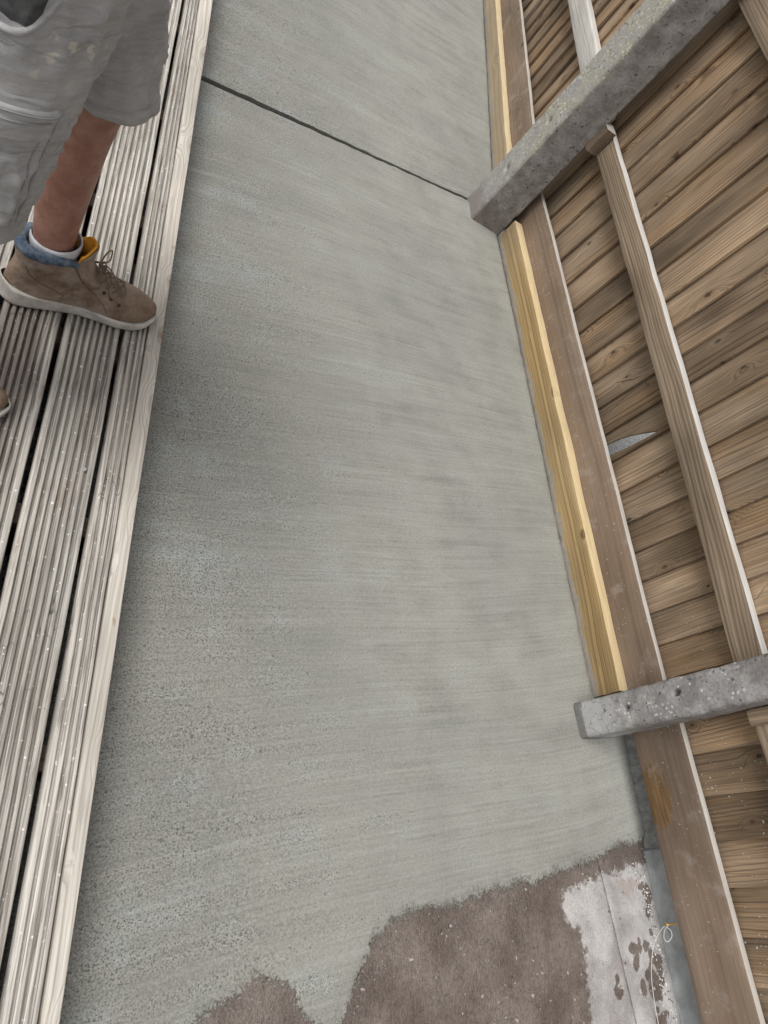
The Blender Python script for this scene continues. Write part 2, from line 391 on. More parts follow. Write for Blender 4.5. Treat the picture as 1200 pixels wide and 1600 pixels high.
def concrete_post(name, lichen, base_z):
    s = T(name); P = s.obj; q = s.xyz(P)
    n1 = s.noise(P, 14.0, 4.0, 0.6); n2 = s.noise(P, 95.0, 3.0, 0.65); n3 = s.noise(P, 300.0, 2.0)
    col = s.mix(s.ss(0.3, 0.7, n1), (0.215, 0.198, 0.190), (0.37, 0.355, 0.345))
    col = s.gain(col, s.add(s.lin(0.25, 0.75, n2, 0.78, 1.2), s.lin(0.3, 0.7, n3, -0.12, 0.12)))
    if lichen:
        up = s.mul(s.ss(0.10, 0.45, q[1]), s.ss(-0.022, -0.004, s.add(q[2], s.mul(s.sub(n1, 0.5), 0.02))))
        gl = s.ss(0.42, 0.62, s.add(s.mul(n1, 0.6), s.mul(n2, 0.4)))
        front = s.ss(-0.016, -0.006, q[2])
        col = s.mix(s.mul(front, 0.45), col, s.gain((0.47, 0.455, 0.43), s.lin(0.3, 0.7, n2, 0.75, 1.2)))
        col = s.mix(s.mul(s.mul(gl, up), 0.7), col, s.mix(n3, (0.25, 0.225, 0.115), (0.40, 0.37, 0.23)))
        wh = s.ss(0.54, 0.62, s.add(s.mul(s.noise(P, 80.0, 3.0, 0.65), 0.75), s.mul(n1, 0.25)))
        col = s.mix(s.mul(s.mul(wh, up), 0.8), col, (0.62, 0.63, 0.60))
        foot = s.ss(0.16, 0.03, s.add(q[1], s.mul(s.sub(n1, 0.5), 0.15)))
        col = s.mix(s.mul(foot, 0.6), col, (0.20, 0.165, 0.155))
    else:
        v = s.N('ShaderNodeTexVoronoi', {'Vector': P, 'Scale': 85.0, 'Randomness': 1.0})
        pick = s.ss(0.58, 0.62, s.xyz(v.outputs['Color'])[0])
        blob = s.mul(s.ss(0.42, 0.28, v.outputs['Distance']), pick)
        zone = s.ss(0.42, 0.55, s.noise(P, 9.0, 2.0))
        col = s.mix(s.mul(s.mul(blob, zone), 0.85), col, (0.62, 0.60, 0.58))
        pale = s.mul(s.ss(0.40, 0.60, s.add(n1, s.ss(0.24, 0.05, q[1], 0.0, 0.2))), s.ss(0.26, 0.06, q[1]))
        col = s.mix(s.mul(pale, 0.75), col, (0.50, 0.50, 0.49))
        foot = s.ss(0.034, 0.022, s.add(q[1], s.mul(s.sub(n2, 0.5), 0.02)))
        col = s.mix(s.mul(foot, 0.75), col, (0.12, 0.11, 0.10))
        crk = s.m_('ABSOLUTE', s.sub(s.noise(P, 12.0, 2.0), 0.5))
        col = s.mix(s.mul(s.ss(0.006, 0.0, crk), s.mul(s.ss(0.3, 0.1, q[1]), 0.8)), col, (0.10, 0.095, 0.09))
    pits = s.ss(0.66, 0.74, s.noise(P, 60.0, 1.0))
    col = s.mix(s.mul(pits, 0.7), col, (0.085, 0.08, 0.075))
    return s.done(col, 0.88, s.sub(s.add(s.mul(n2, 1.0), s.mul(n3, 0.4)), pits), 0.6, 0.003)
M_post_lichen = concrete_post('lichen_concrete', True, 0)
M_post_splash = concrete_post('splashed_concrete', False, 0)

def simple(name, a, b, scale=40.0, rough=0.8, bump=0.3, dist=0.002, detail=3.0, **kw):
    s = T(name); n = s.noise(s.obj, scale, detail, 0.6)
    return s.done(s.mix(s.ss(0.3, 0.7, n), a, b), rough, n, bump, dist, **kw)
M_mortar = simple('grey_mortar', (0.21, 0.215, 0.205), (0.34, 0.34, 0.325), 60, 0.85, 0.8, 0.006)
def flash():
    s = T('dull_grey_lead'); P = s.obj; n = s.noise(P, 22.0, 4.0, 0.6); n2 = s.noise(s.sc(P, (60, 8, 60)), 1.0, 3.0)
    col = s.mix(s.ss(0.3, 0.7, n), (0.30, 0.325, 0.325), (0.45, 0.475, 0.47))
    col = s.mix(s.mul(s.ss(0.58, 0.68, n2), 0.5), col, (0.55, 0.56, 0.55))
    return s.done(col, s.lin(0.3, 0.7, n, 0.4, 0.6), n, 0.3, 0.003, Metallic=0.25)
M_flash = flash()
M_ground = simple('grey_rubble_ground', (0.36, 0.365, 0.36), (0.62, 0.63, 0.62), 90, 0.95, 1.0, 0.02, 4.0)
M_peb = simple('pale_grit', (0.55, 0.53, 0.50), (0.72, 0.70, 0.68), 30, 0.9)
M_peb_d = simple('dark_grit', (0.10, 0.09, 0.08), (0.2, 0.18, 0.16), 30, 0.9)
M_steel = simple('zinc_screw', (0.62, 0.62, 0.62), (0.75, 0.75, 0.74), 300, 0.3, 0.1, Metallic=0.9)
M_rust = simple('rusty_screw', (0.10, 0.05, 0.02), (0.22, 0.11, 0.04), 300, 0.75)
M_brass = simple('yellow_passivated_screw', (0.50, 0.27, 0.07), (0.66, 0.40, 0.13), 200, 0.4, 0.1, Metallic=0.6)
M_string = simple('white_string', (0.62, 0.61, 0.58), (0.75, 0.74, 0.71), 500, 0.8)
M_skin = None
def skin():
    s = T('lightly_tanned_skin'); n = s.noise(s.obj, 30.0, 4.0, 0.6); n2 = s.noise(s.obj, 350.0, 2.0)
    col = s.mix(s.ss(0.3, 0.7, n), (0.30, 0.145, 0.105), (0.43, 0.235, 0.18))
    hair = s.ss(0.62, 0.72, s.noise(s.sc(s.obj, (420, 420, 60)), 1.0, 2.0, 0.5, 0.4))
    col = s.mix(s.mul(hair, 0.25), col, (0.13, 0.075, 0.05))
    return s.done(col, 0.5, n2, 0.15, 0.001)
M_skin = skin()
def cloth():
    s = T('dusty_grey_cotton'); P = s.obj
    n = s.noise(P, 9.0, 4.0, 0.6); n2 = s.noise(P, 48.0, 3.0, 0.6)
    w1 = s.noise(s.sc(P, (900, 900, 200)), 1.0, 1.0); w2 = s.noise(s.sc(P, (200, 200, 1100)), 1.0, 1.0)
    slub = s.noise(s.sc(s.rot(P, 0.5), (30, 30, 260)), 1.0, 2.0)
    col = s.mix(s.ss(0.3, 0.7, n), (0.34, 0.334, 0.336), (0.45, 0.442, 0.442))
    col = s.gain(col, s.add(s.lin(0.3, 0.7, n2, 0.94, 1.05), s.add(s.lin(0.3, 0.7, w1, -0.05, 0.05), s.lin(0.3, 0.7, slub, -0.09, 0.09))))
    dust = s.ss(0.60, 0.75, s.noise(P, 16.0, 5.0, 0.7))
    col = s.mix(s.mul(dust, 0.45), col, (0.47, 0.44, 0.39))
    q = s.xyz(P)
    e = s.m_('SQRT', s.add(s.m_('POWER', s.sub(q[0], -0.014), 2.0), s.m_('POWER', s.sub(q[2], 0.893), 2.0)))
    spl = s.mul(s.ss(0.055, 0.015, e), s.ss(0.57, 0.63, s.noise(s.sc(P, (40, 40, 75)), 1.0, 3.0)))
    col = s.mix(s.mul(spl, 0.85), col, (0.62, 0.58, 0.50))
    c1 = s.ss(0.09, 0.0, s.m_('ABSOLUTE', s.sub(s.noise(s.sc(s.rot(P, 0.4), (5, 5, 15)), 1.0, 1.0, 0.5, 0.6), 0.5)))
    c2 = s.ss(0.10, 0.0, s.m_('ABSOLUTE', s.sub(s.noise(s.sc(P, (8, 8, 22)), 1.0, 1.0, 0.5, 0.9), 0.5)))
    return s.done(col, 0.95, s.add(s.add(s.mul(s.add(w1, w2), 0.10), s.mul(n2, 0.25)), s.add(s.mul(c1, 1.0), s.mul(c2, 0.45))), 0.6, 0.006, **{'Sheen Weight': 0.15})
M_cloth = cloth()
M_pocket_dark = simple('pocket_shade', (0.05, 0.05, 0.05), (0.09, 0.09, 0.09), 60, 0.95)
def leather():
    s = T('scuffed_tan_nubuck'); P = s.obj
    n = s.noise(P, 24.0, 4.0, 0.6); n2 = s.noise(P, 120.0, 3.0, 0.6); n3 = s.noise(P, 600.0, 2.0)
    q = s.xyz(P)
    col = s.mix(s.ss(0.3, 0.7, n), (0.18, 0.12, 0.08), (0.33, 0.245, 0.185))
    col = s.gain(col, s.lin(0.3, 0.7, n2, 0.85, 1.13))
    dust = s.mul(s.ss(0.42, 0.66, s.noise(P, 16.0, 4.0, 0.65)), s.ss(0.34, 0.14, q[0]))
    col = s.mix(s.mul(dust, 0.65), col, (0.42, 0.36, 0.315))
    toe = s.mul(s.ss(0.21, 0.30, q[0]), s.ss(0.45, 0.6, n))
    col = s.mix(s.mul(toe, 0.55), col, (0.13, 0.095, 0.055))
    crack = s.ss(0.025, 0.0, s.m_('ABSOLUTE', s.sub(s.noise(P, 26.0, 2.0), 0.5)))
    col = s.mix(s.mul(crack, 0.18), col, (0.12, 0.08, 0.055))
    return s.done(col, 0.72, s.add(s.mul(n2, 0.8), s.add(s.mul(n3, 0.25), s.mul(crack, -0.4))), 0.4, 0.0018)
M_leather = leather()
M_sole = simple('grubby_pale_rubber', (0.42, 0.395, 0.36), (0.66, 0.635, 0.59), 30, 0.75, 0.3, 0.002, 4.0)
M_denim = simple('blue_padded_collar', (0.045, 0.07, 0.115), (0.17, 0.21, 0.25), 60, 0.95, 0.5, 0.003, 5.0)
M_orange = simple('orange_tongue_lining', (0.72, 0.28, 0.02), (0.86, 0.42, 0.05), 40, 0.85)
M_lace = simple('brown_lace', (0.15, 0.105, 0.075), (0.25, 0.19, 0.145), 300, 0.9, 0.5)
M_eyelet = simple('dark_eyelet', (0.03, 0.028, 0.025), (0.06, 0.055, 0.05), 200, 0.5)
def sockm():
    s = T('white_ribbed_sock'); P = s.obj; n = s.noise(P, 40.0, 3.0)
    q = s.xyz(P); rib = s.m_('SINE', s.mul(q[2], 1500.0))
    return s.done(s.mix(s.ss(0.3, 0.7, n), (0.50, 0.50, 0.53), (0.66, 0.66, 0.69)), 0.95, s.add(n, s.mul(rib, 0.3)), 0.4, 0.002)
M_sock = sockm()
M_shirt = simple('navy_cotton', (0.02, 0.025, 0.045), (0.035, 0.04, 0.07), 30, 0.95)
M_hair = simple('dark_brown_hair', (0.03, 0.02, 0.014), (0.06, 0.04, 0.028), 160, 0.7)
M_eye = simple('eye_white', (0.7, 0.7, 0.7), (0.75, 0.75, 0.75), 30, 0.3)
M_iris = simple('brown_iris', (0.04, 0.025, 0.015), (0.07, 0.04, 0.02), 100, 0.3)

# ------------------------------------------------------------------ ground
bm = bmesh.new()
bmesh.ops.create_grid(bm, x_segments=40, y_segments=40, size=400)
for v in bm.verts: v.co.z = -0.075
g = struct(from_bm('ground', bm, M_ground))

# ------------------------------------------------------------------ concrete path
DECK_X = 0.312; DECK_Z = 0.16
JOINT = ((0.30, 2.435), (1.60, 2.667))              # line of the joint between the two slabs
def joint_y(x): return JOINT[0][1] + (x - JOINT[0][0]) * (JOINT[1][1] - JOINT[0][1]) / (JOINT[1][0] - JOINT[0][0])
def fence_x(y):                                     # foot of the yellow battens / gravel boards
    if y > 2.6: return 1.718 + (y - 2.6) * 0.0898
    if y > 0.40: return 1.723 + (2.6 - y) * 0.0632
    return 1.962 + max(0, 0.40 - y) * 0.055
EDGE = [(0.20, -0.66), (0.45, -0.55), (0.57, -0.31), (0.607, -0.245), (0.65, -0.222), (0.70, -0.198), (0.745, -0.192), (0.775, -0.215), (0.805, -0.262), (0.855, -0.31), (0.91, -0.285),
        (0.955, -0.215), (0.99, -0.155), (1.035, -0.115), (1.10, -0.096), (1.192, -0.089), (1.402, -0.057), (1.593, -0.026), (1.727, 0.002), (1.815, 0.025), (1.984, 0.057), (2.3, 0.08)]
def edge_y(x):
    return interp(EDGE, x) + 0.016 * nz((x, 3.1, 0), 11) + 0.009 * nz((x, 8.2, 0), 27) + 0.003 * nz((x, 6.2, 0), 70)

def edge_d(x, y):                                   # rough distance inside the ragged edge
    g = (interp(EDGE, x + 0.012) - interp(EDGE, x - 0.012)) / 0.024
    return (y - edge_y(x)) / sqrt(1 + g * g)
SLAB_R = [(-0.7, 2.04), (0.05, 1.99), (0.36, 1.968), (0.46, 1.845), (2.55, 1.711), (2.68, 1.716), (6.5, 2.058)]
def slab(name, x0, step, ylo, yhi, nv, zfun, m, wet=None, skirt=0.06, xr=None):
    """A cast slab: a dense sheet between two long edges, with closed sides."""
    vs, fs, w = [], [], []
    nx = int((2.02 - x0) / step)
    for j in range(nv + 1):
        v = j / nv
        for i in range(nx + 1):
            u = i / nx
            xe0 = x0; y_guess = lerp(ylo(x0 + u * 1.5), yhi(x0 + u * 1.5), v)
            xe1 = interp(SLAB_R, y_guess)
            x = lerp(xe0, xe1, u); y = lerp(ylo(x), yhi(x), v)
            vs.append((x, y, zfun(x, y, v))); w.append(wet(x, y) if wet else 0.0)
    n = nx + 1
    for j in range(nv):
        for i in range(nx):
            a = j * n + i; fs.append((a, a + 1, a + n + 1, a + n))
    ring = list(range(n)) + [j * n + n - 1 for j in range(1, nv + 1)] + [nv * n + i for i in range(n - 2, -1, -1)] + [j * n for j in range(nv - 1, 0, -1)]
    base = len(vs)
    for r in ring:
        p = vs[r]; vs.append((p[0], p[1], -skirt)); w.append(0.0)
    k = len(ring)
    for a in range(k):
        b = (a + 1) % k; fs.append((ring[a], base + a, base + b, ring[b]))
    o = from_data(name, vs, fs, m)
    at = o.data.attributes.new('wet_edge', 'FLOAT', 'POINT'); at.data.foreach_set('value', w)
    at = o.data.attributes.new('thin', 'FLOAT', 'POINT'); at.data.foreach_set('value', [(1 - sstep(0.0, 0.09, edge_d(p[0], p[1]))) if wet else 0.0 for p in vs])
    sharp(o, 50)
    if wet:
        o.data.materials.append(M_feather)
        th = [p[1] - edge_y(p[0]) < 0.095 for p in vs]
        for p in o.data.polygons:
            if any(th[i] for i in p.vertices): p.material_index = 1
    return struct(o)
def gap(x): return lerp(0.0120, 0.0070, max(0, min(1, (x - 0.3) / 1.1)))
TR = radians(10)
def relief(x, y):
    a = x * cos(TR) + y * sin(TR); b = -x * sin(TR) + y * cos(TR)
    return 0.0022 * nz((x, y, 0), 2.2) + 0.0005 * nz((a * 1.6, b * 22, 1), 1) + 0.0002 * nz((a * 4, b * 70, 2), 1) + 0.0004 * nz((x, y, 4), 55)
def side_dip(x, y):                                 # the mix slumps where it meets the battens
    if y < 0.42: return 0.0
    e = interp(SLAB_R, y) - x
    return 0.007 * exp(-max(0, e) / 0.008) * (1 + 0.35 * nz((x, y, 8), 30))
def z_main(x, y, v):
    z = relief(x, y)
    d = y - edge_y(x)
    z += -0.0075 * (1 - sstep(0.0, 0.09, d)) + (0.0022 * nz((x, y, 7), 34) + 0.0012 * nz((x, y, 9), 90)) * (1 - sstep(0, 0.10, d))
    dj = joint_y(x) - 0.007 - y
    z -= 0.012 * exp(-max(dj, 0) / 0.014) * (1 + 0.3 * nz((x, 0, 0), 20)) + side_dip(x, y)
    return z
def wet_main(x, y):
    d = edge_d(x, y)
    w = 1 - sstep(0.0, 0.07, d)
    return w * lerp(0.6, 1.0, sstep(0.95, 1.08, x))
slab('concrete_path', 0.16, 0.0075, edge_y, lambda x: joint_y(x) - gap(x) + 0.0025 * nz((x, 1, 0), 9) + 0.0008 * nz((x, 5, 0), 60), 340, z_main, M_fresh, wet_main)
def z_far(x, y, v):
    z = 0.003 + relief(x, y + 5)
    d = y - joint_y(x)
    z -= 0.014 * exp(-max(d - 0.006, 0) / 0.018) * (1 + 0.3 * nz((x, 2, 0), 20)) + side_dip(x, y)
    wv = 0.055 + 0.006 * nz((x, 0, 3), 5)
    z += 0.0036 * exp(-((d - wv) / 0.006) ** 2) * sstep(0.75, 1.1, x) - 0.0012 * sstep(0.012, 0.03, d) * (1 - sstep(wv - 0.012, wv, d))
    return z
slab('concrete_path', 0.16, 0.009, lambda x: joint_y(x) + gap(x) + 0.0015 * nz((x, 4, 0), 10), lambda x: 6.5, 430, z_far, M_fresh)

# old slab under and in front of the new mix
def poly_sd(p, poly):
    x, y = p; inside = False; best = 9.0
    for (x0, y0), (x1, y1) in zip(poly, poly[1:] + poly[:1]):
        dx, dy = x1 - x0, y1 - y0
        t = max(0, min(1, ((x - x0) * dx + (y - y0) * dy) / (dx * dx + dy * dy)))
        best = min(best, math.hypot(x - x0 - t * dx, y - y0 - t * dy))
        if (y0 > y) != (y1 > y) and x < (x1 - x0) * (y - y0) / (y1 - y0) + x0: inside = not inside
    return best if inside else -best
DRY = [(1.59, -0.065), (1.64, -0.035), (1.74, -0.018), (1.83, 0.0), (2.2, 0.06), (2.2, -0.9), (1.62, -0.9), (1.63, -0.40), (1.645, -0.28), (1.65, -0.19), (1.655, -0.135), (1.60, -0.112)]
rs = random.Random(12)
SPOTS = [(1.765 + rs.gauss(0, 0.008), -0.285 + rs.gauss(0, 0.015), 0.010, 0.014) for k in range(4)]
for cx, cy, sx, sy, n in ((1.862, -0.205, 0.022, 0.020, 9), (1.905, -0.30, 0.016, 0.045, 14), (1.935, -0.43, 0.03, 0.09, 22), (1.945, -0.16, 0.008, 0.09, 14)):
    SPOTS += [(rs.gauss(cx, sx), rs.gauss(cy, sy), rs.uniform(0.006, 0.022), rs.uniform(0.008, 0.026)) for k in range(n)]
def old_slab(name, xa, xb, ya, yb, zoff, seed):
    vs, fs, dr = [], [], []; st = 0.007
    nx = int(1.0 / st) if callable(xa) and callable(xb) else int(1.4 / st)
    ny = int((yb - ya) / st)
    nx = max(12, int((xb(0) - xa(0)) / st))
    for j in range(ny + 1):
        y = lerp(ya, yb, j / ny)
        for i in range(nx + 1):
            x = lerp(xa(y), xb(y), i / nx)
            e = min(i, nx - i) * st
            z = zoff + 0.0016 * nz((x, y, seed), 30) + 0.0010 * nz((x, y, seed + 3), 70) - 0.004 * exp(-e / 0.004)
            vs.append((x, y, z))
            d = sstep(-0.05, 0.05, poly_sd((x, y), DRY))
            for sx, sy, rx, ry in SPOTS:
                d = min(d, sstep(0.3, 1.5, math.hypot((x - sx) / rx, (y - sy) / ry)))
            dr.append(d)
    n = nx + 1
    for j in range(ny):
        for i in range(nx):
            a = j * n + i; fs.append((a, a + 1, a + n + 1, a + n))
    ring = list(range(n)) + [j * n + n - 1 for j in range(1, ny + 1)] + [ny * n + i for i in range(n - 2, -1, -1)] + [j * n for j in range(ny - 1, 0, -1)]
    base = len(vs)
    for r in ring: vs.append((vs[r][0], vs[r][1], -0.072)); dr.append(0.0)
    k = len(ring)
    for a in range(k): fs.append((ring[a], base + a, base + (a + 1) % k, ring[(a + 1) % k]))
    o = from_data(name, vs, fs, M_old)
    at = o.data.attributes.new('dry', 'FLOAT', 'POINT'); at.data.foreach_set('value', dr)
    sharp(o, 50)
    return struct(o)
seam = lambda y: 1.767 - (y + 0.007) * 0.14
old_slab('old_pavement', lambda y: 0.16, lambda y: seam(y) - 0.0022, -1.9, 0.10, -0.0105, 1.0)
old_slab('old_pavement', lambda y: seam(y) + 0.0022, lambda y: 1.985 + max(0, -y) * 0.055, -1.9, 0.10, -0.0115, 5.0)

# ------------------------------------------------------------------ deck
deck = empty('deck', (0, 0, 0))
tag(deck, 'raised deck of silvered grooved boards with a pale edge board along the concrete', 'deck')
Y0, Y1 = -2.2, 6.3
def groove_section(width, grooves, gw=0.0060, gd=0.0105, th=0.027):
    """Board section with square-bottomed grooves; x from 0 to width, top at z=0."""
    top = [(0.0, -0.004), (0.0015, -0.001), (0.004, 0.0)]
    for gx in grooves:
        a = gx - gw / 2; b = gx + gw / 2
        top += [(a - 0.0012, 0.0), (a, -0.0012), (a + 0.0005, -gd), (b - 0.0005, -gd), (b, -0.0012), (b + 0.0012, 0.0)]
    top += [(width - 0.004, 0.0), (width - 0.0015, -0.001), (width, -0.004)]
    return top[::-1] + [(0.0, -th), (width, -th)]
BW = 0.112; PITCH = 0.1235
full_gr = [0.0155 + k * 0.0135 for k in range(7)]
vs, fs = sweep(groove_section(BW, full_gr), Y1 - Y0, 240, 0.0011, 5.0, 3, Y0)
deck_mesh = None
G2 = 0.2245                                         # gap beside the narrow ripped board
NB = 19
rnd = random.Random(4)
boards = []
for i in range(NB):
    x = G2 - 0.0055 - BW - i * PITCH
    if deck_mesh is None:
        o = from_data('deck_board', vs, fs, M_deck, deck); deck_mesh = o.data; sharp(o, 40)
    else:
        o = bpy.data.objects.new('deck_board', deck_mesh); COL.objects.link(o); o.parent = deck
    o.location = (x, rnd.uniform(-0.1, 0.1), DECK_Z + rnd.uniform(-0.0012, 0.0012))
    boards.append(o)
# narrow ripped board next to the edge
vs, fs = sweep(groove_section(0.046, [0.013, 0.0262, 0.037], 0.005, 0.008), Y1 - Y0, 240, 0.0012, 6.0, 9, Y0)
vs = [(v[0] * (0.0525 - 0.0047 * (v[1] + 0.18)) / 0.046, v[1], v[2]) for v in vs]     # tapers away from the camera
nb = from_data('deck_board', vs, fs, M_deck, deck); sharp(nb, 40); nb.location = (G2 + 0.0055, 0, DECK_Z)
nb['label'] = 'narrow ripped deck board beside the pale edge board'
boards.append(nb)
# edge board, on edge
vs, fs = sweep(rrect(0, 0.034, -0.135, 0.002, 0.0025, 4), Y1 - Y0, 400, 0.0017, 4.0, 12, Y0)
vs = [(0.034 - (0.034 - v[0]) * (0.0268 + 0.0047 * (v[1] + 0.18)) / 0.034, v[1], v[2]) for v in vs]
eb = from_data('edge_board', vs, fs, M_edge, deck); sharp(eb, 40)
place(eb, (DECK_X - 0.034, 0, DECK_Z), (1, 0.0, 0), (0, 1, 0), (0, 0, 1))
# joists beneath
vs, fs = sweep(rrect(-0.022, 0.022, -0.195, -0.03, 0.002, 2), 2.5, 4, 0.0, 4, 0, 0)
jm = None
for k in range(19):
    y = -2.0 + k * 0.44
    if jm is None:
        o = from_data('joist', vs, fs, M_joist, deck); jm = o.data
    else:
        o = bpy.data.objects.new('joist', jm); COL.objects.link(o); o.parent = deck
    place(o, (DECK_X - 0.045, y, DECK_Z), (0, 1, 0), (-1, 0, 0), (0, 0, 1))
# screws
def screw_mesh(name, r, m):
    bm = bmesh.new()
    prof = [(r, -0.003), (r, 0.0003), (r * 0.86, 0.0009), (r * 0.42, 0.0009), (r * 0.34, -0.0006), (0.0004, -0.0009)]
    rings = []
    for (rr, z) in prof: rings.append([bm.verts.new((rr * cos(2 * pi * k / 16), rr * sin(2 * pi * k / 16), z)) for k in range(16)])
    for A, B in zip(rings, rings[1:]):
        for k in range(16): bm.faces.new((A[k], A[(k + 1) % 16], B[(k + 1) % 16], B[k]))
    bm.faces.new(rings[-1])
    bmesh.ops.recalc_face_normals(bm, faces=bm.faces)
    me = bpy.data.meshes.new(name); bm.to_mesh(me); bm.free(); me.materials.append(m); return me
sc_z = screw_mesh('screw_zinc', 0.0045, M_steel); sc_r = screw_mesh('screw_rust', 0.0045, M_rust)
def add_screw(b, x, y, me, dz=0.0):
    o = bpy.data.objects.new('screw', me); COL.objects.link(o); o.parent = b
    o.location = (x - b.location.x, y - b.location.y, dz)
add_screw(boards[0], 0.1995, 0.752, sc_z, 0.0006)
add_screw(boards[0], 0.128, 0.752, sc_r, -0.004)
for bi in range(0, 6):
    b = boards[bi]
    for y in (-0.53, 2.02):
        add_screw(b, b.location.x + 0.0155 + 0.00675, y, sc_r if bi % 2 else sc_z)
        add_screw(b, b.location.x + 0.0155 + 0.00675 + 0.0675, y, sc_r)
add_screw(nb, 0.249, 0.745, sc_r, -0.002)

# ------------------------------------------------------------------ fence
UP = Vector((0, 0, 1))
class Bay:
    def __init__(s, p, q):
        s.p = Vector((*p, 0)); d = Vector((*q, 0)) - s.p; s.L = d.length; s.t = d.normalized()
        s.f = UP.cross(s.t).normalized()                # faces the path
    def at(s, along, off, z): return s.p + s.t * along - s.f * off + UP * z
def along_y(b, y): return (y - b.p.y) / b.t.y
B_far = Bay((1.718, 2.60), (1.718 + 0.0898 * 2.16, 4.76))
B_mid = Bay((1.862, 0.40), (1.723, 2.60))
B_near = Bay((2.052, -1.79), (1.862, 0.40))

def hmember(name, bay, a0, a1, z0, z1, off, th, m, parent, seed, dz=0.0, amp=0.0014, r=0.003, bottom_jag=0.0, mid=4):
    """Horizontal timber on a bay: local X up, Y along, Z towards the path; dz lifts its far end."""
    L = a1 - a0; sec = rrect(0, z1 - z0, -th, 0, r, mid)
    vs, fs = sweep(sec, L, max(8, int(L / 0.02)), amp, 7.0, seed, 0.0, 0.003)
    if bottom_jag:
        vv = []
        for (x, y, z) in vs:
            k = max(0.0, 1 - x / (0.35 * (z1 - z0)))
            vv.append((x + k * bottom_jag * (nz((y, seed, 1), 22) + 0.8 * nz((y, seed, 5), 60)), y, z))
        vs = vv
    o = from_data(name, vs, fs, m, parent); sharp(o, 40)
    ya = (bay.t * L + UP * dz).normalized(); za = bay.f; xa = ya.cross(za)
    place(o, bay.at(a0, off, z0), xa, ya, za)
    return o

def cut(o, prisms):
    """Knock holes of given local (x, y) outlines right through a board."""
    for poly in prisms:
        bm = bmesh.new()
        A = [bm.verts.new((x, y, -0.1)) for x, y in poly]; B = [bm.verts.new((x, y, 0.1)) for x, y in poly]
        n = len(poly); bm.faces.new(A[::-1]); bm.faces.new(B)
        for k in range(n): bm.faces.new((A[k], A[(k + 1) % n], B[(k + 1) % n], B[k]))
        bmesh.ops.recalc_face_normals(bm, faces=bm.faces)
        me = bpy.data.meshes.new('c'); bm.to_mesh(me); bm.free()
        c = bpy.data.objects.new('c', me); COL.objects.link(c)
        c.matrix_world = Matrix.Identity(4)
        tmp = bpy.data.objects.new('t', o.data); COL.objects.link(tmp)
        md = tmp.modifiers.new('b', 'BOOLEAN'); md.object = c; md.operation = 'DIFFERENCE'; md.solver = 'EXACT'
        dg = bpy.context.evaluated_depsgraph_get()
        nm = bpy.data.meshes.new_from_object(tmp.evaluated_get(dg))
        bpy.data.objects.remove(tmp); bpy.data.objects.remove(c)
        o.data = nm

FEATHER = 0.115
FTOP = 1.74
def featheredge_mesh(seed, w=0.128, L=1.72):
    # +X edge thick and proud of the next board; local Y up
    h = w / 2
    sec = [(h, 0.0055), (h - 0.0015, 0.007), (h * 0.4, 0.0052), (-h * 0.2, 0.0032), (-h * 0.7, 0.001), (-h + 0.001, 0.0), (-h, -0.001), (-h, -0.0035), (0.0, -0.004), (h, -0.0045)]
    return sweep(sec, L, 40, 0.0012, 3.0, seed, 0.0, 0.004)
feather_meshes = []
for k in range(5):
    vs, fs = featheredge_mesh(k * 3 + 1)
    me = bpy.data.meshes.new('featheredge'); me.from_pydata(vs, [], fs); me.update(); me.materials.append(M_fence)
    for p in me.polygons: p.use_smooth = True
    bm = bmesh.new(); bm.from_mesh(me)
    for e in bm.edges:
        if len(e.link_faces) == 2 and e.calc_face_angle(0) > radians(35): e.smooth = False
    bm.to_mesh(me); bm.free()
    feather_meshes.append(me)

def fence_boards(bay, parent, centres, off, seed, z0=0.03, widths=None):
    r = random.Random(seed); out = {}
    for i, yc in enumerate(centres):
        o = bpy.data.objects.new('board', feather_meshes[(i * 2 + seed) % 5]); COL.objects.link(o); o.parent = parent
        tilt = radians(4.6 + r.uniform(-0.8, 0.8))
        a = along_y(bay, yc)
        ya = (UP + bay.t * r.uniform(-0.004, 0.004)).normalized()
        xa = -bay.t; za = bay.f
        xa = (xa * cos(tilt) + za * sin(tilt)).normalized(); za = xa.cross(ya).normalized(); 
        place(o, bay.at(a, off + r.uniform(0, 0.002), z0 - r.uniform(0, 0.02)), xa, ya, za)
        if widths: o.scale = (max(1.0, (widths[i] + 0.014) / 0.128), 1, 1)
        out[i] = o
    return out

def bay_frame(name, loc): return empty(name, loc)

# --- middle bay
fm = bay_frame('fence_panel', (1.79, 1.5, 0))
tag(fm, 'brown vertical-board fence panel between the two concrete posts, with a broken board', 'fence', 'fence panels along the path')
hmember('gravel_board', B_mid, 0.06, 2.20, 0.005, 0.229, 0.034, 0.021, M_gravel, fm, 2, amp=0.0018, mid=6)
hmember('rail', B_mid, 0.0, 2.16, 0.456, 0.542, 0.034, 0.034, M_rail, fm, 5, dz=0.056, amp=0.0022)
hmember('rail', B_mid, 0.0, 2.16, 1.13, 1.215, 0.034, 0.034, M_rail, fm, 8, dz=0.0, amp=0.0022)
hmember('rail', B_mid, 0.0, 2.16, 1.60, 1.685, 0.034, 0.034, M_rail, fm, 6, dz=0.0, amp=0.0022)
edges_mid = [0.41, 0.515, 0.622, 0.722, 0.832, 0.937, 1.037, 1.151, 1.276, 1.387, 1.50, 1.612, 1.723, 1.85, 1.964, 2.095, 2.226, 2.36, 2.47, 2.58, 2.70, 2.82]
fb = fence_boards(B_mid, fm, [(a + b) / 2 + 0.003 for a, b in zip(edges_mid, edges_mid[1:])], 0.080, 11, 0.03, [b - a for a, b in zip(edges_mid, edges_mid[1:])])
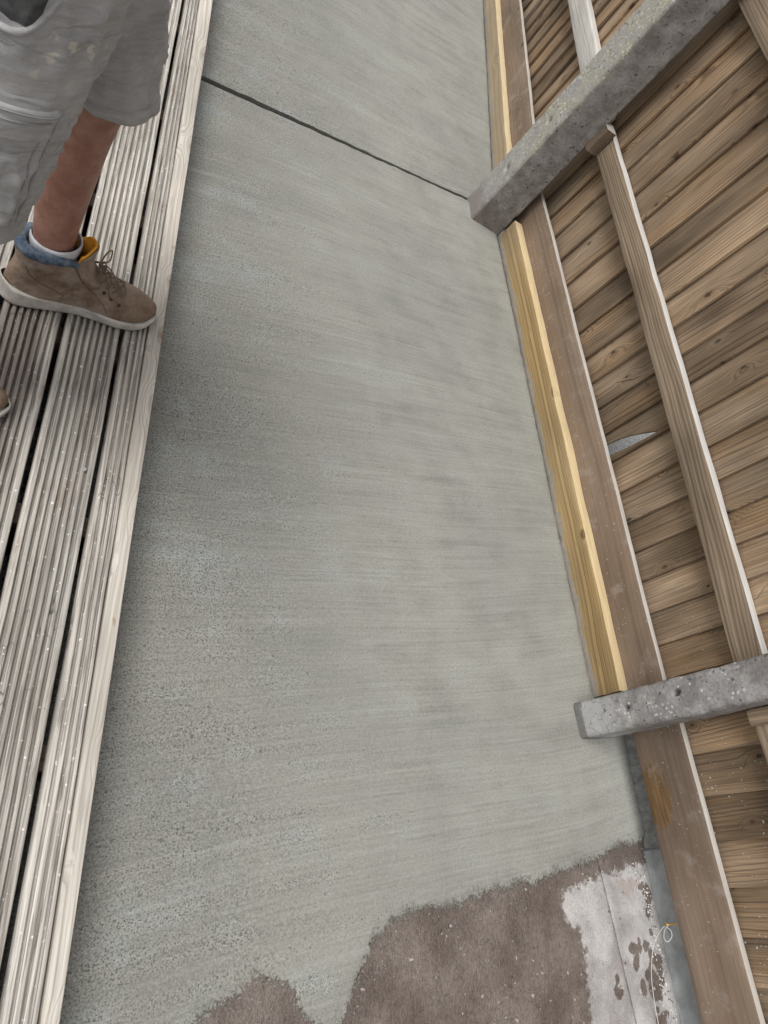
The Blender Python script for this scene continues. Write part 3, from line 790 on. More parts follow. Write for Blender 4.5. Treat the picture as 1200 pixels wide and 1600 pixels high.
# the broken board and its two split neighbours; local x = -(y - centre), local y = z - z0
def own(o):
    o.data = o.data.copy(); return o
zz = 0.02
def loc(k): 
    c = (edges_mid[k] + edges_mid[k + 1]) / 2 + 0.003; sx = fb[k].scale.x
    return lambda y, z: (-(y - c) / sx, z - zz)
q = loc(8); bb = own(fb[8])
cut(bb, [[q(1.352, 0.10), q(1.346, 0.216), q(1.340, 0.262), q(1.328, 0.310), q(1.312, 0.352), q(1.290, 0.405), q(1.284, 0.415), q(1.2845, 0.37), q(1.288, 0.30), q(1.296, 0.218), q(1.31, 0.10)],
         [q(1.286, 0.41), q(1.279, 0.47), q(1.276, 0.50), q(1.279, 0.50), q(1.2835, 0.46)]])
bb['label'] = 'fence board with a jagged hole at its foot'
q = loc(9); b2 = own(fb[9])
cut(b2, [[q(1.499, 0.44), q(1.484, 0.36), q(1.458, 0.256), q(1.4605, 0.255), q(1.488, 0.36)]])
b2['label'] = 'fence board with a long split'
q = loc(10); b3 = own(fb[10])
cut(b3, [[q(1.506, 0.43), q(1.520, 0.375), q(1.553, 0.300), q(1.5515, 0.298), q(1.5175, 0.370)]])
b3['label'] = 'fence board with a short split'
# --- far bay
ff = bay_frame('fence_panel', (1.80, 3.7, 0))
tag(ff, 'far fence panel beyond the lichen-covered post, with a pale rail', 'fence', 'fence panels along the path')
hmember('gravel_board', B_far, 0.12, 2.10, 0.005, 0.231, 0.036, 0.020, M_gravel, ff, 12, amp=0.0018, mid=6)
hmember('rail', B_far, 0.02, 2.14, 0.522, 0.618, 0.028, 0.040, M_pale_rail, ff, 15, dz=0.0, amp=0.0025)
hmember('rail', B_far, 0.02, 2.14, 1.13, 1.215, 0.034, 0.034, M_rail, ff, 18, amp=0.0022)
hmember('rail', B_far, 0.02, 2.14, 1.60, 1.685, 0.034, 0.034, M_rail, ff, 16, amp=0.0022)
fence_boards(B_far, ff, [2.72 + 0.110 * k for k in range(20)], 0.081, 7, 0.03, [0.122] * 20)
# --- near bay
fn = bay_frame('fence_panel', (1.95, -0.7, 0))
tag(fn, 'near fence panel with cement-spotted boards above a broad gravel board', 'fence', 'fence panels along the path')
hmember('gravel_board', B_near, 0.05, 2.215, 0.085, 0.255, 0.024, 0.024, M_gravel, fn, 22, amp=0.0016, mid=6)
hmember('rail', B_near, 0.02, 2.17, 0.475, 0.560, 0.016, 0.032, M_rail, fn, 25, amp=0.0022)
hmember('rail', B_near, 0.02, 2.17, 1.13, 1.215, 0.016, 0.032, M_rail, fn, 28, amp=0.0022)
fence_boards(B_near, fn, [0.35 - 0.113 * k for k in range(19)], 0.064, 9, 0.13, [0.120] * 19)

# yellow battens laid against the gravel boards
bt = hmember('shuttering_batten', B_mid, 0.095, 2.115, -0.012, 0.103, -0.010, 0.042, M_batten, None, 31, amp=0.0022, bottom_jag=0.008, mid=8)
tag(bt, 'new yellow timber batten at the concrete edge between the two posts', 'batten', 'yellow battens at the concrete edge')
bt2 = hmember('shuttering_batten', B_far, 0.12, 2.06, -0.012, 0.094, -0.004, 0.038, M_batten, None, 37, amp=0.0022, bottom_jag=0.009, mid=8)
tag(bt2, 'cement-smeared yellow batten beyond the lichen-covered post', 'batten', 'yellow battens at the concrete edge')

# concrete posts: worn, chipped square section with through-holes
def post_mesh(wx, dz, H, step, seed, holes, lean=0.0, chips=0.004):
    """Local Y up, Z towards path (front face z=0), X across the front."""
    nside = [max(4, int(wx / step)), max(4, int(dz / step))]
    c = 0.008; ring = []
    x0, x1, z0, z1 = -wx / 2, wx / 2, -dz, 0.0
    def side(a, b, n):
        for k in range(n): ring.append((lerp(a[0], b[0], k / n), lerp(a[1], b[1], k / n)))
    P = [(x1 - c, z1), (x0 + c, z1), (x0, z1 - c), (x0, z0 + c), (x0 + c, z0), (x1 - c, z0), (x1, z0 + c), (x1, z1 - c)]
    for k in range(8):
        a, b = P[k], P[(k + 1) % 8]
        side(a, b, 2 if k % 2 else (nside[0] if k % 4 == 0 else nside[1]))
    ny = int(H / step); vs, fs = [], []; n = len(ring)
    for j in range(ny + 1):
        y = -0.06 + (H + 0.06) * j / ny
        for (x, z) in ring:
            q = Vector((x, y, z)); d = 0.0013 * mnoise.noise(q * 28 + Vector((seed, 0, 0))) + 0.0022 * mnoise.noise(q * 9 + Vector((0, seed, 0)))
            cd = min(abs(abs(x) - wx / 2), 0.02) + min(abs(z), abs(z + dz), 0.02)     # distance to an arris
            arr = exp(-cd / 0.006)
            chip = max(0.0, mnoise.noise(q * 24 + Vector((3, seed, 9))) - 0.12) * chips * 4.5 * arr
            dirx = (1 if x > 0 else -1) if abs(x) > wx / 2 - 0.012 else 0
            dirz = 1 if z > -0.01 else (-1 if z < -dz + 0.01 else 0)
            x2 = x + dirx * (d - chip); z2 = z + dirz * (d - chip)
            if z > -0.006:
                for hx, hy, hr in holes:
                    rr = math.hypot(x - hx, (y - hy) * 0.8)
                    z2 -= 0.016 * (1 - sstep(hr * 0.6, hr * 1.15, rr)) + 0.0012 * (1 - sstep(hr, hr * 2, rr))
            vs.append((x2, y, z2))
    for j in range(ny):
        for k in range(n):
            a = j * n + k; b = j * n + (k + 1) % n; fs.append((a, b, b + n, a + n))
    fs.append(tuple(range(ny * n, ny * n + n))); fs.append(tuple(range(n))[::-1])
    return vs, fs
def post(x, y, t, wx, dz, H, step, seed, holes, m, label):
    vs, fs = post_mesh(wx, dz, H, step, seed, holes)
    o = from_data('concrete_post', vs, fs, m)
    t = Vector((*t, 0)).normalized(); f = UP.cross(t)
    place(o, (x, y, 0), -t, UP, f)
    sharp(o, 60)
    tag(o, label, 'post', 'concrete fence posts'); return o
post(1.559, 2.597, (0.03, 1), 0.148, 0.165, 1.78, 0.0065, 3, [(0.012, 0.235, 0.010), (0.006, 0.475, 0.010), (0.0, 1.3, 0.010)], M_post_lichen,
     'lichen-speckled concrete fence post at the end of the slab joint')
post(1.744, 0.411, (-0.09, 1), 0.106, 0.140, 1.78, 0.005, 8, [(-0.004, 0.19, 0.007), (-0.012, 0.36, 0.008)], M_post_splash,
     'cracked concrete fence post with white cement splashes, nearest the old brown slab')
post(1.76, 4.84, (0.09, 1), 0.12, 0.15, 1.78, 0.02, 5, [], M_post_lichen, 'farthest concrete fence post past the pale rail')
post(1.93, -1.85, (-0.09, 1), 0.106, 0.14, 1.78, 0.02, 6, [], M_post_splash, 'concrete fence post at the near end of the gravel board')

# timber packing blocks wedged behind the posts
def block(loc, sx, sy, sz, bay, m, label, seed):
    vs, fs = sweep(rrect(-sx / 2, sx / 2, -sz / 2, sz / 2, 0.004, 2), sy, 6, 0.002, 20, seed, -sy / 2)
    o = from_data('packing_block', vs, fs, m); sharp(o, 40)
    place(o, loc, -bay.t, UP, bay.f)
    tag(o, label, 'block', 'packing blocks behind posts'); return o
block(B_mid.at(along_y(B_mid, 2.515), 0.004, 0.562), 0.055, 0.105, 0.05, B_mid, M_gravel, 'small brown timber block wedged beside the lichen-covered post', 3)
block(B_near.at(along_y(B_near, 0.345), 0.0, 0.525), 0.04, 0.085, 0.035, B_near, M_rail, 'small timber block tucked under the splashed post', 4)

# lip of broken mortar and the grey flashing below the near gravel board
def lip():
    vs, fs = [], []; n = 60
    prof = [(-0.010, -0.03), (-0.006, 0.004), (0.006, 0.016), (0.022, 0.022), (0.045, 0.030), (0.055, 0.034), (0.055, -0.03)]
    for j in range(n + 1):
        y = lerp(0.055, 0.40, j / n)
        x = 1.985 - (y - 0.05) * 0.06
        for k, (dx, z) in enumerate(prof):
            a = 0.010 if 0 < k < 5 else 0.003
            vs.append((x + dx + a * nz((y, k * 0.6, 1), 26) + 0.5 * a * nz((y, k, 6), 70), y, z + (0.008 * nz((y, k * 0.7, 4), 30) if 0 < k < 6 else 0)))
    m = len(prof)
    for j in range(n):
        for k in range(m):
            a = j * m + k; b = j * m + (k + 1) % m; fs.append((a, b, b + m, a + m))
    fs.append(tuple(range(m))[::-1]); fs.append(tuple(range(n * m, n * m + m)))
    o = from_data('mortar_lip', vs, fs, M_mortar)
    tag(o, 'rough broken mortar lip under the gravel board by the splashed post', 'mortar')
lip()
vs, fs = [], []
n = 70; prof = [(-0.002, -0.03), (-0.001, 0.004), (0.002, 0.012), (0.0, 0.03), (0.003, 0.055), (0.004, 0.085), (0.008, 0.085), (0.008, -0.03)]
for j in range(n + 1):
    y = lerp(-1.75, 0.050, j / n); x = 1.972 + (0.05 - y) * 0.062
    for k, (dx, z) in enumerate(prof):
        vs.append((x + dx + 0.0035 * nz((y, z * 20, 2), 7), y + 0.004 * nz((z, 3, y), 30), z + (0.003 * nz((y, 1, 5), 18) if 1 < k < 6 else 0)))
m = len(prof)
for j in range(n):
    for k in range(m):
        a = j * m + k; b = j * m + (k + 1) % m; fs.append((a, b, b + m, a + m))
fs.append(tuple(range(m))[::-1]); fs.append(tuple(range(n * m, n * m + m)))
fl = from_data('flashing_strip', vs, fs, M_flash); sharp(fl, 60)
tag(fl, 'dull grey metal strip standing below the near gravel board', 'flashing')

# loose grit along the foot of the strip
def grit():
    bm = bmesh.new(); r = random.Random(5)
    for k in range(420):
        y = r.uniform(-0.75, 0.03); x = 1.955 + (0.05 - y) * 0.06 - abs(r.gauss(0, 0.028))
        s = r.uniform(0.0008, 0.0026) * (1.6 if r.random() < 0.08 else 1)
        b2 = bmesh.ops.create_icosphere(bm, subdivisions=1, radius=s)
        for v in b2['verts']:
            v.co = Vector((v.co.x * r.uniform(0.7, 1.4), v.co.y * r.uniform(0.7, 1.4), v.co.z * 0.7)) + Vector((x, y, -0.0105 + s * 0.4))
        f = 0 if r.random() < 0.72 else 1
        for v in b2['verts']:
            for fc in v.link_faces: fc.material_index = f
    o = from_bm('grit', bm, M_peb, None, False); o.data.materials.append(M_peb_d)
    o['kind'] = 'stuff'; o['label'] = 'pale crumbs of grit along the grey strip'; o['category'] = 'grit'
grit()

def crumbs():
    bm = bmesh.new(); r = random.Random(8)
    for k in range(650):
        x = r.uniform(0.55, 1.98); y = edge_y(x) + r.gauss(0.0, 0.03)
        if r.random() < 0.25: y = edge_y(x) - abs(r.gauss(0, 0.12))
        sz = r.uniform(0.0006, 0.0019) * (1.9 if r.random() < 0.06 else 1)
        d = y - edge_y(x)
        zb = max(-0.0105, -0.0085 + 0.008 * sstep(0.0, 0.09, d))
        b2 = bmesh.ops.create_icosphere(bm, subdivisions=1, radius=sz)
        for v in b2['verts']:
            v.co = Vector((v.co.x * r.uniform(0.7, 1.5), v.co.y * r.uniform(0.7, 1.5), v.co.z * 0.75)) + Vector((x, y, zb + sz * 0.3))
        f = 0 if r.random() < 0.6 else 1
        for v in b2['verts']:
            for fc in v.link_faces: fc.material_index = f
    o = from_bm('crumbs', bm, M_mortar, None, False); o.data.materials.append(M_peb_d)
    o['kind'] = 'stuff'; o['label'] = 'crumbs of cement where the new concrete thins out'; o['category'] = 'crumbs'
crumbs()

# yellow screw in the gravel board with a loop of white string
def screw_long():
    P = Vector((1.907, -0.135, 0.098)); d = Vector((-0.93, 0.02, 0.08)).normalized()
    bm = bmesh.new(); Lg = 0.044
    pts = [P + d * (Lg * k / 40) for k in range(41)]
    tube_bm(bm, pts, 0.0021, 10, True, lambda t: 1.0 + 0.28 * (1 if int(t * 40) % 2 else -1) * (1 if t < 0.7 else 0))
    e = P + d * Lg
    tube_bm(bm, [e, e + d * 0.0015, e + d * 0.0035, e + d * 0.0042], 0.0042, 12, True, lambda t: 0.6 + 0.5 * min(1, t * 1.6))
    o = from_bm('screw', bm, M_brass); tag(o, 'yellow screw half driven into the near gravel board', 'screw')
    bm = bmesh.new(); q = P + d * (Lg * 0.86)
    path = [q + Vector((0.002, 0, 0.002)), q + Vector((-0.002, -0.003, 0.0025)), q + Vector((-0.003, 0.001, -0.002)), q + Vector((0.008, -0.012, -0.010)), q + Vector((0.024, -0.02, -0.012)), q + Vector((0.034, -0.04, -0.018)),
            q + Vector((0.022, -0.058, -0.03)), q + Vector((0.006, -0.048, -0.034)), q + Vector((0.000, -0.022, -0.022)), q + Vector((0.001, -0.004, -0.006)), q + Vector((-0.002, -0.01, -0.02)),
            q + Vector((0.002, -0.05, -0.06)), q + Vector((0.006, -0.12, -0.088)), q + Vector((0.010, -0.20, -0.097)), q + Vector((0.016, -0.30, -0.098)), q + Vector((0.02, -0.42, -0.099))]
    path = [q + (p - q) * (0.72 if i < 10 else 1.0) for i, p in enumerate(path)]
    tube_bm(bm, smooth_path(path, 8), 0.0008, 6)
    o = from_bm('string', bm, M_string); tag(o, 'thin white string looped round the yellow screw', 'string')
screw_long()

# ------------------------------------------------------------------ person
person = empty('person', (-0.05, 1.06, DECK_Z))
tag(person, 'person in dusty grey work shorts and tan ankle boots standing on the deck', 'person')
def child(o, p=person, dx=0.0):
    o.parent = p; o.matrix_parent_inverse = Matrix.Identity(4)
    o.location = (-p.location.x + dx, -p.location.y, -p.location.z) if p is person else (0, 0, 0)
    return o

# legs: (x, y, z) of ankle, knee, hip
LA, LK, LH = Vector((0.040, 1.146, 0.245)), Vector((0.036, 1.172, 0.665)), Vector((-0.085, 1.165, 1.07))
RA, RK, RH = Vector((-0.195, 0.790, 0.245)), Vector((-0.106, 0.915, 0.64)), Vector((-0.098, 0.975, 1.07))
BACK = -0.055                                       # upper body sits back over the hips
def body():
    V, E, Rr = [], [], []
    def add(p, r, prev=None):
        V.append(Vector(p)); Rr.append(r if isinstance(r, tuple) else (r, r))
        if prev is not None: E.append((prev, len(V) - 1))
        return len(V) - 1
    pel = add((-0.045, 1.0625, 1.10), (0.11, 0.14))
    sp = add((-0.05, 1.0625, 1.25), (0.10, 0.14), pel); ch = add((-0.06, 1.0625, 1.43), (0.115, 0.16), sp)
    ut = add((-0.06, 1.0625, 1.57), (0.08, 0.11), ch); nk = add((-0.045, 1.0625, 1.665), 0.055, ut)
    jw = add((-0.025, 1.0625, 1.735), (0.068, 0.060), nk); hd = add((-0.03, 1.0625, 1.82), (0.090, 0.074), jw); cr = add((-0.035, 1.0625, 1.885), (0.062, 0.055), hd)
    for A, K, H in ((LA, LK, LH), (RA, RK, RH)):
        h = add(H, 0.088, pel)
        a = add(H.lerp(K, 0.35), 0.083, h); a = add(H.lerp(K, 0.7), 0.069, a); a = add(K, 0.056, a)
        fw = Vector((-0.012, 0, 0))
        a = add(K.lerp(A, 0.17) + fw * 0.6, 0.0525, a); a = add(K.lerp(A, 0.36) + fw, 0.0555, a); a = add(K.lerp(A, 0.62) + fw * 0.6, 0.0475, a)
        a = add(K.lerp(A, 0.86), 0.040, a); a = add(A, 0.038, a)
        a = add(A + Vector((0.0, 0, -0.05)), 0.034, a); a = add(A + Vector((0.10, 0.02, -0.062)), 0.026, a); add(A + Vector((0.19, 0.035, -0.068)), 0.018, a)
    for sgn in (1, -1):
        sh = add((-0.065, 1.0625 + sgn * 0.175, 1.545), 0.056, ut)
        a = add((-0.08, 1.0625 + sgn * 0.235, 1.42), 0.048, sh); el = add((-0.085, 1.0625 + sgn * 0.265, 1.28), 0.040, a)
        a = add((0.02, 1.0625 + sgn * 0.225, 1.275), 0.038, el); wr = add((0.13, 1.0625 + sgn * 0.14, 1.30), 0.026, a)
        pm = add((0.19, 1.0625 + sgn * 0.09, 1.315), (0.020, 0.034), wr)
        for k in range(4):
            o = Vector((0.0, 0.004 * sgn, 0.030 - 0.020 * k))
            f1 = add(Vector((0.225, 1.0625 + sgn * 0.055, 1.315)) + o, 0.0088, pm); ln = (0.026, 0.031, 0.029, 0.022)[k]
            f2 = add(V[f1] + Vector((ln * 0.8, -sgn * ln * 0.6, -0.002)), 0.0082, f1); add(V[f2] + Vector((ln * 0.1, -sgn * ln * 0.9, -0.003)), 0.0072, f2)
        t1 = add((0.185, 1.0625 + sgn * 0.078, 1.352), 0.0105, pm); add((0.212, 1.0625 + sgn * 0.058, 1.368), 0.0085, t1)
    nb_ = add((0.045, 1.0625, 1.805), 0.013, hd); add((0.068, 1.0625, 1.785), 0.011, nb_)
    for sgn in (1, -1): add((-0.035, 1.0625 + sgn * 0.082, 1.81), (0.020, 0.010), hd)
    for i, p in enumerate(V):
        if p.z > 1.08: p.x += BACK
    me = bpy.data.meshes.new('body'); me.from_pydata(V, E, []); me.update()
    o = bpy.data.objects.new('body', me); COL.objects.link(o); me.materials.append(M_skin)
    md = o.modifiers.new('skin', 'SKIN'); md.use_smooth_shade = True
    sv = me.skin_vertices[0].data
    for i, r in enumerate(Rr): sv[i].radius = r
    sv[0].use_root = True
    ss = o.modifiers.new('sub', 'SUBSURF'); ss.levels = 2; ss.render_levels = 2
    return o
bo = body()
child(bo)
# eyes, mouth, hair and shirt (above the frame)
for sgn in (1, -1):
    bm = bmesh.new(); bmesh.ops.create_uvsphere(bm, u_segments=12, v_segments=8, radius=0.0125, matrix=Matrix.Translation((0.048, 1.0625 + sgn * 0.031, 1.818)))
    e = child(from_bm('eye', bm, M_eye), dx=BACK)
    bm = bmesh.new(); bmesh.ops.create_uvsphere(bm, u_segments=10, v_segments=6, radius=0.006, matrix=Matrix.Translation((0.0565, 1.0625 + sgn * 0.031, 1.818)))
    ir = from_bm('iris', bm, M_iris); ir.parent = e
bm = bmesh.new(); tube_bm(bm, smooth_path([(0.040, 1.039, 1.748), (0.052, 1.0625, 1.746), (0.040, 1.086, 1.748)], 6), 0.006, 8)
child(from_bm('mouth', bm, simple('lip_skin', (0.35, 0.14, 0.11), (0.42, 0.18, 0.14), 60, 0.5)), dx=BACK)
bm = bmesh.new(); bmesh.ops.create_uvsphere(bm, u_segments=40, v_segments=24, radius=1.0)
bmesh.ops.delete(bm, geom=[v for v in bm.verts if v.co.z < (0.35 if v.co.x > 0.1 else -0.35)], context='VERTS')
for v in bm.verts:
    c = v.co.copy(); k = 1 + 0.06 * nz(c * 6) + 0.03 * nz(c * 20)
    v.co = Vector((-0.038 + c.x * 0.104 * k, 1.0625 + c.y * 0.088 * k, 1.825 + c.z * 0.098 * k))
child(from_bm('hair', bm, M_hair), dx=BACK)
def loft(rings, closed_ends=False):
    vs = [p for r in rings for p in r]; n = len(rings[0]); fs = []
    for j in range(len(rings) - 1):
        for k in range(n):
            a = j * n + k; b = j * n + (k + 1) % n; fs.append((a, b, b + n, a + n))
    return vs, fs
rings = []
for (z, rx, ry) in [(1.06, .155, .185), (1.10, .152, .182), (1.22, .135, .168), (1.34, .138, .175), (1.46, .138, .19), (1.54, .115, .185), (1.59, .09, .13), (1.625, .075, .085), (1.64, .07, .075)]:
    rings.append([(-0.055 + rx * cos(a) * (1 + 0.03 * nz((cos(a), sin(a), z * 5), 2)), 1.0625 + ry * sin(a), z) for a in [2 * pi * k / 36 for k in range(36)]])
vs, fs = loft(rings)
sh = child(from_data('shirt', vs, fs, M_shirt), dx=BACK); md = sh.modifiers.new('th', 'SOLIDIFY'); md.thickness = 0.003
for sgn in (1, -1):
    bm = bmesh.new(); tube_bm(bm, smooth_path([(-0.06, 1.0625 + sgn * 0.12, 1.555), (-0.068, 1.0625 + sgn * 0.185, 1.53), (-0.08, 1.0625 + sgn * 0.235, 1.42), (-0.083, 1.0625 + sgn * 0.252, 1.35)], 5), 0.064, 20, False)
    sl_ = from_bm('sleeve', bm, M_shirt); sl_.parent = sh

# shorts: two wide cotton legs from waist to knee, with folds
def leg_surface(side):
    A, K, H = (RA, RK, RH) if side < 0 else (LA, LK, LH)
    hemz = 0.600 if side < 0 else 0.690
    W0 = Vector((-0.11, 1.0625, 1.14))
    NR, NA = 120, 110
    kd = (K - A).normalized()
    hemc = K + (K - A) * ((hemz - K.z) / (K.z - A.z)) + Vector((-0.004, 0.0, 0))
    def pt(v, a, push=0.0):
        # v 0 waist .. 1 hem ; a angle, 0 = forward (+X), -pi/2 = towards the camera
        if v < 0.30:
            t = v / 0.30; c = W0.lerp(H + Vector((0, 0, -0.08)), sstep(0, 1, t)); z = lerp(1.14, 0.985, t)
            rx = lerp(0.142, 0.128, t); ry = lerp(0.178, 0.112, t)
        else:
            t = (v - 0.30) / 0.70
            top = H + Vector((0, 0, -0.08)); c = top.lerp(hemc, t); z = lerp(0.985, hemz, t)
            rx = lerp(0.128, 0.104 if side < 0 else 0.088, t); ry = lerp(0.112, 0.100 if side < 0 else 0.094, t)
        s_ = side * 5.0
        q = Vector((cos(a), sin(a), 0))
        # folds: long diagonals, horizontal crush lines towards the hem, fine crumple
        f1 = mnoise.noise(Vector((cos(a) * 1.3 + s_, sin(a) * 1.3, z * 7 + 1.2 * sin(a + 0.6))))
        f2 = 1 - abs(mnoise.noise(Vector((cos(a) * 1.6 + s_, sin(a) * 1.6 + 4, z * 24 + 3.0 * cos(a))))) * 2.2
        f3 = mnoise.noise(Vector((cos(a) * 4 + s_, sin(a) * 4, z * 42)))
        f4 = mnoise.noise(Vector((cos(a) * 2.2 + s_, sin(a) * 2.2 + 9, z * 3)))
        low = sstep(0.35, 0.9, v)
        rid = lambda n_: max(0.0, 1 - abs(n_) * 3.2) ** 1.6
        g1 = rid(mnoise.noise(Vector((cos(a) * 1.1 + s_, sin(a) * 1.1 + 14, z * 13 - 1.6 * sin(a) + 0.8 * cos(a)))))
        g2 = rid(mnoise.noise(Vector((cos(a) * 0.9 + s_ + 7, sin(a) * 0.9, z * 27 + 2.2 * sin(a)))))
        g3 = rid(mnoise.noise(Vector((cos(a) * 2.0 + s_, sin(a) * 2.0 + 3, z * 9 + 3.0 * sin(a)))))
        calm = 1 - sstep(0.90, 0.96, v) * 0.8
        d = 0.008 * f1 + 0.007 * f4 + calm * (0.0050 * g1 + (0.001 + 0.0016 * low) * g2 + 0.005 * g3 + 0.0010 * f3)
        if v > 0.955: d += 0.0028                      # turned hem
        if 0.945 < v <= 0.955: d -= 0.0012
        d += push
        hemwob = 0.010 * sstep(0.8, 1.0, v) * nz((cos(a), sin(a), s_), 1.6)
        return Vector((c.x + (rx + d) * cos(a), c.y + (ry + d) * sin(a), z + hemwob))
    return pt, NR, NA
pts = {}
vs_all, fs_all = [], []
for side in (-1, 1):
    pt, NR, NA = leg_surface(side); pts[side] = pt
    rings = [[pt(j / NR, 2 * pi * k / NA) for k in range(NA)] for j in range(NR + 1)]
    vs, fs = loft(rings); b = len(vs_all)
    vs_all += vs; fs_all += [tuple(i + b for i in f) for f in fs]
shorts = child(from_data('shorts', vs_all, fs_all, M_cloth)); md = shorts.modifiers.new('th', 'SOLIDIFY'); md.thickness = 0.0025; md.offset = -1
def patch(name, side, v0, v1, a0, a1, push, m, nv=30, na=30, edge=True):
    pt = pts[side]; vs, fs = [], []
    for j in range(nv + 1):
        for k in range(na + 1):
            u, w = j / nv, k / na
            e = min(u, 1 - u, w, 1 - w)
            vs.append(pt(lerp(v0, v1, u), lerp(a0, a1, w), push * (sstep(-0.001, 0.03, e) if edge else 1) + 0.0015 * (sstep(0.1, 0.05, e) if edge else 0)))
    n = na + 1
    for j in range(nv):
        for k in range(na):
            a = j * n + k; fs.append((a, a + 1, a + n + 1, a + n))
    o = from_data(name, vs, fs, m); o.parent = shorts; return o
def seam_tube(side, ctrl, r, m, name, push=0.002):
    P = [pts[side](v, radians(a), push) for v, a in ctrl]
    bm = bmesh.new(); tube_bm(bm, smooth_path(P, 6), r, 6); o = from_bm(name, bm, m); o.parent = shorts
patch('cargo_pocket', -1, 0.60, 0.93, radians(-120), radians(-36), 0.0045, M_cloth, 40, 40)
patch('pocket_flap', -1, 0.585, 0.665, radians(-122), radians(-38), 0.0075, M_cloth, 20, 40)
M_stitch = simple('grey_stitching', (0.27, 0.265, 0.265), (0.36, 0.35, 0.35), 400, 0.95)
seam_tube(-1, [(0.605 + 0.04 * k, -38.5 + 0.3 * k) for k in range(9)], 0.0012, M_stitch, 'seam', 0.0064)
seam_tube(-1, [(0.61 + 0.04 * k, -46 + 0.3 * k) for k in range(9)], 0.0009, M_stitch, 'seam', 0.0052)
seam_tube(-1, [(0.592, -40 - 8 * k) for k in range(9)], 0.0012, M_stitch, 'seam', 0.0092)
seam_tube(-1, [(0.612, -40 - 8 * k) for k in range(9)], 0.0009, M_stitch, 'seam', 0.0088)
seam_tube(-1, [(0.955, -150 + 12 * k) for k in range(20)], 0.0009, M_stitch, 'seam', 0.0010)
seam_tube(1, [(0.95, -150 + 12 * k) for k in range(20)], 0.0009, M_stitch, 'seam', 0.0010)
patch('pocket_shade_patch', -1, 0.24, 0.405, radians(-118), radians(-67), 0.0032, M_pocket_dark, 50, 50, False)  # dark sheet over the cloth, painting the shade inside the pocket opening
seam_tube(-1, [(0.22, -54), (0.30, -58), (0.36, -63), (0.40, -68), (0.422, -76), (0.432, -88), (0.436, -104), (0.437, -122)], 0.0050, M_cloth, 'pocket_edge', 0.001)
seam_tube(-1, [(0.24, -48), (0.32, -52), (0.38, -57), (0.42, -63), (0.447, -74), (0.456, -88), (0.46, -104)], 0.0009, M_stitch, 'seam', 0.0006)

# boots ------------------------------------------------------------
BL = 0.325
def med(s): return interp([(0, .030), (.08, .033), (.2, .034), (.35, .030), (.48, .030), (.6, .038), (.72, .047), (.82, .047), (.92, .042), (1, .036)], s)
def lat(s): return interp([(0, .030), (.08, .034), (.2, .037), (.35, .038), (.5, .042), (.65, .049), (.75, .050), (.85, .044), (.93, .034), (1, .026)], s)
def tap(s):
    a = 1.0
    if s > 0.84: a = sqrt(max(0, 1 - ((s - 0.84) / 0.16) ** 2))
    if s < 0.12: a = min(a, sqrt(max(0, 1 - ((0.12 - s) / 0.12) ** 2)))
    return a
FZ = [(.024, .318), (.034, .322), (.044, .321), (.053, .315), (.060, .305), (.066, .291), (.0705, .275), (.075, .255), (.081, .235), (.090, .214), (.102, .195), (.116, .178), (.130, .166), (.145, .157), (.158, .151)]
BZ = [(.024, .004), (.05, .001), (.08, .006), (.11, .013), (.13, .012), (.158, .004)]
def slice_w(x, z, sg):
    f = interp(FZ, z); b = interp(BZ, z); u = max(0, min(1, (x - b) / (f - b))); s = max(0.0, min(1.0, x / BL))
    base = (med(s) if sg < 0 else lat(s)) * interp([(.024, 1.0), (.045, 1.0), (.06, .94), (.07, .90), (.08, .88), (.1, .93), (.13, 1.06), (.16, 1.14)], z)
    e = 1.0
    k = interp([(.024, .16), (.05, .2), (.066, .34), (.08, .42), (.1, .45), (.16, .5)], z)
    if u > 1 - k: e = sqrt(max(0, 1 - ((u - 1 + k) / k) ** 2))
    if u < 0.22: e = min(e, sqrt(max(0, 1 - ((0.22 - u) / 0.22) ** 2)))
    return base * e
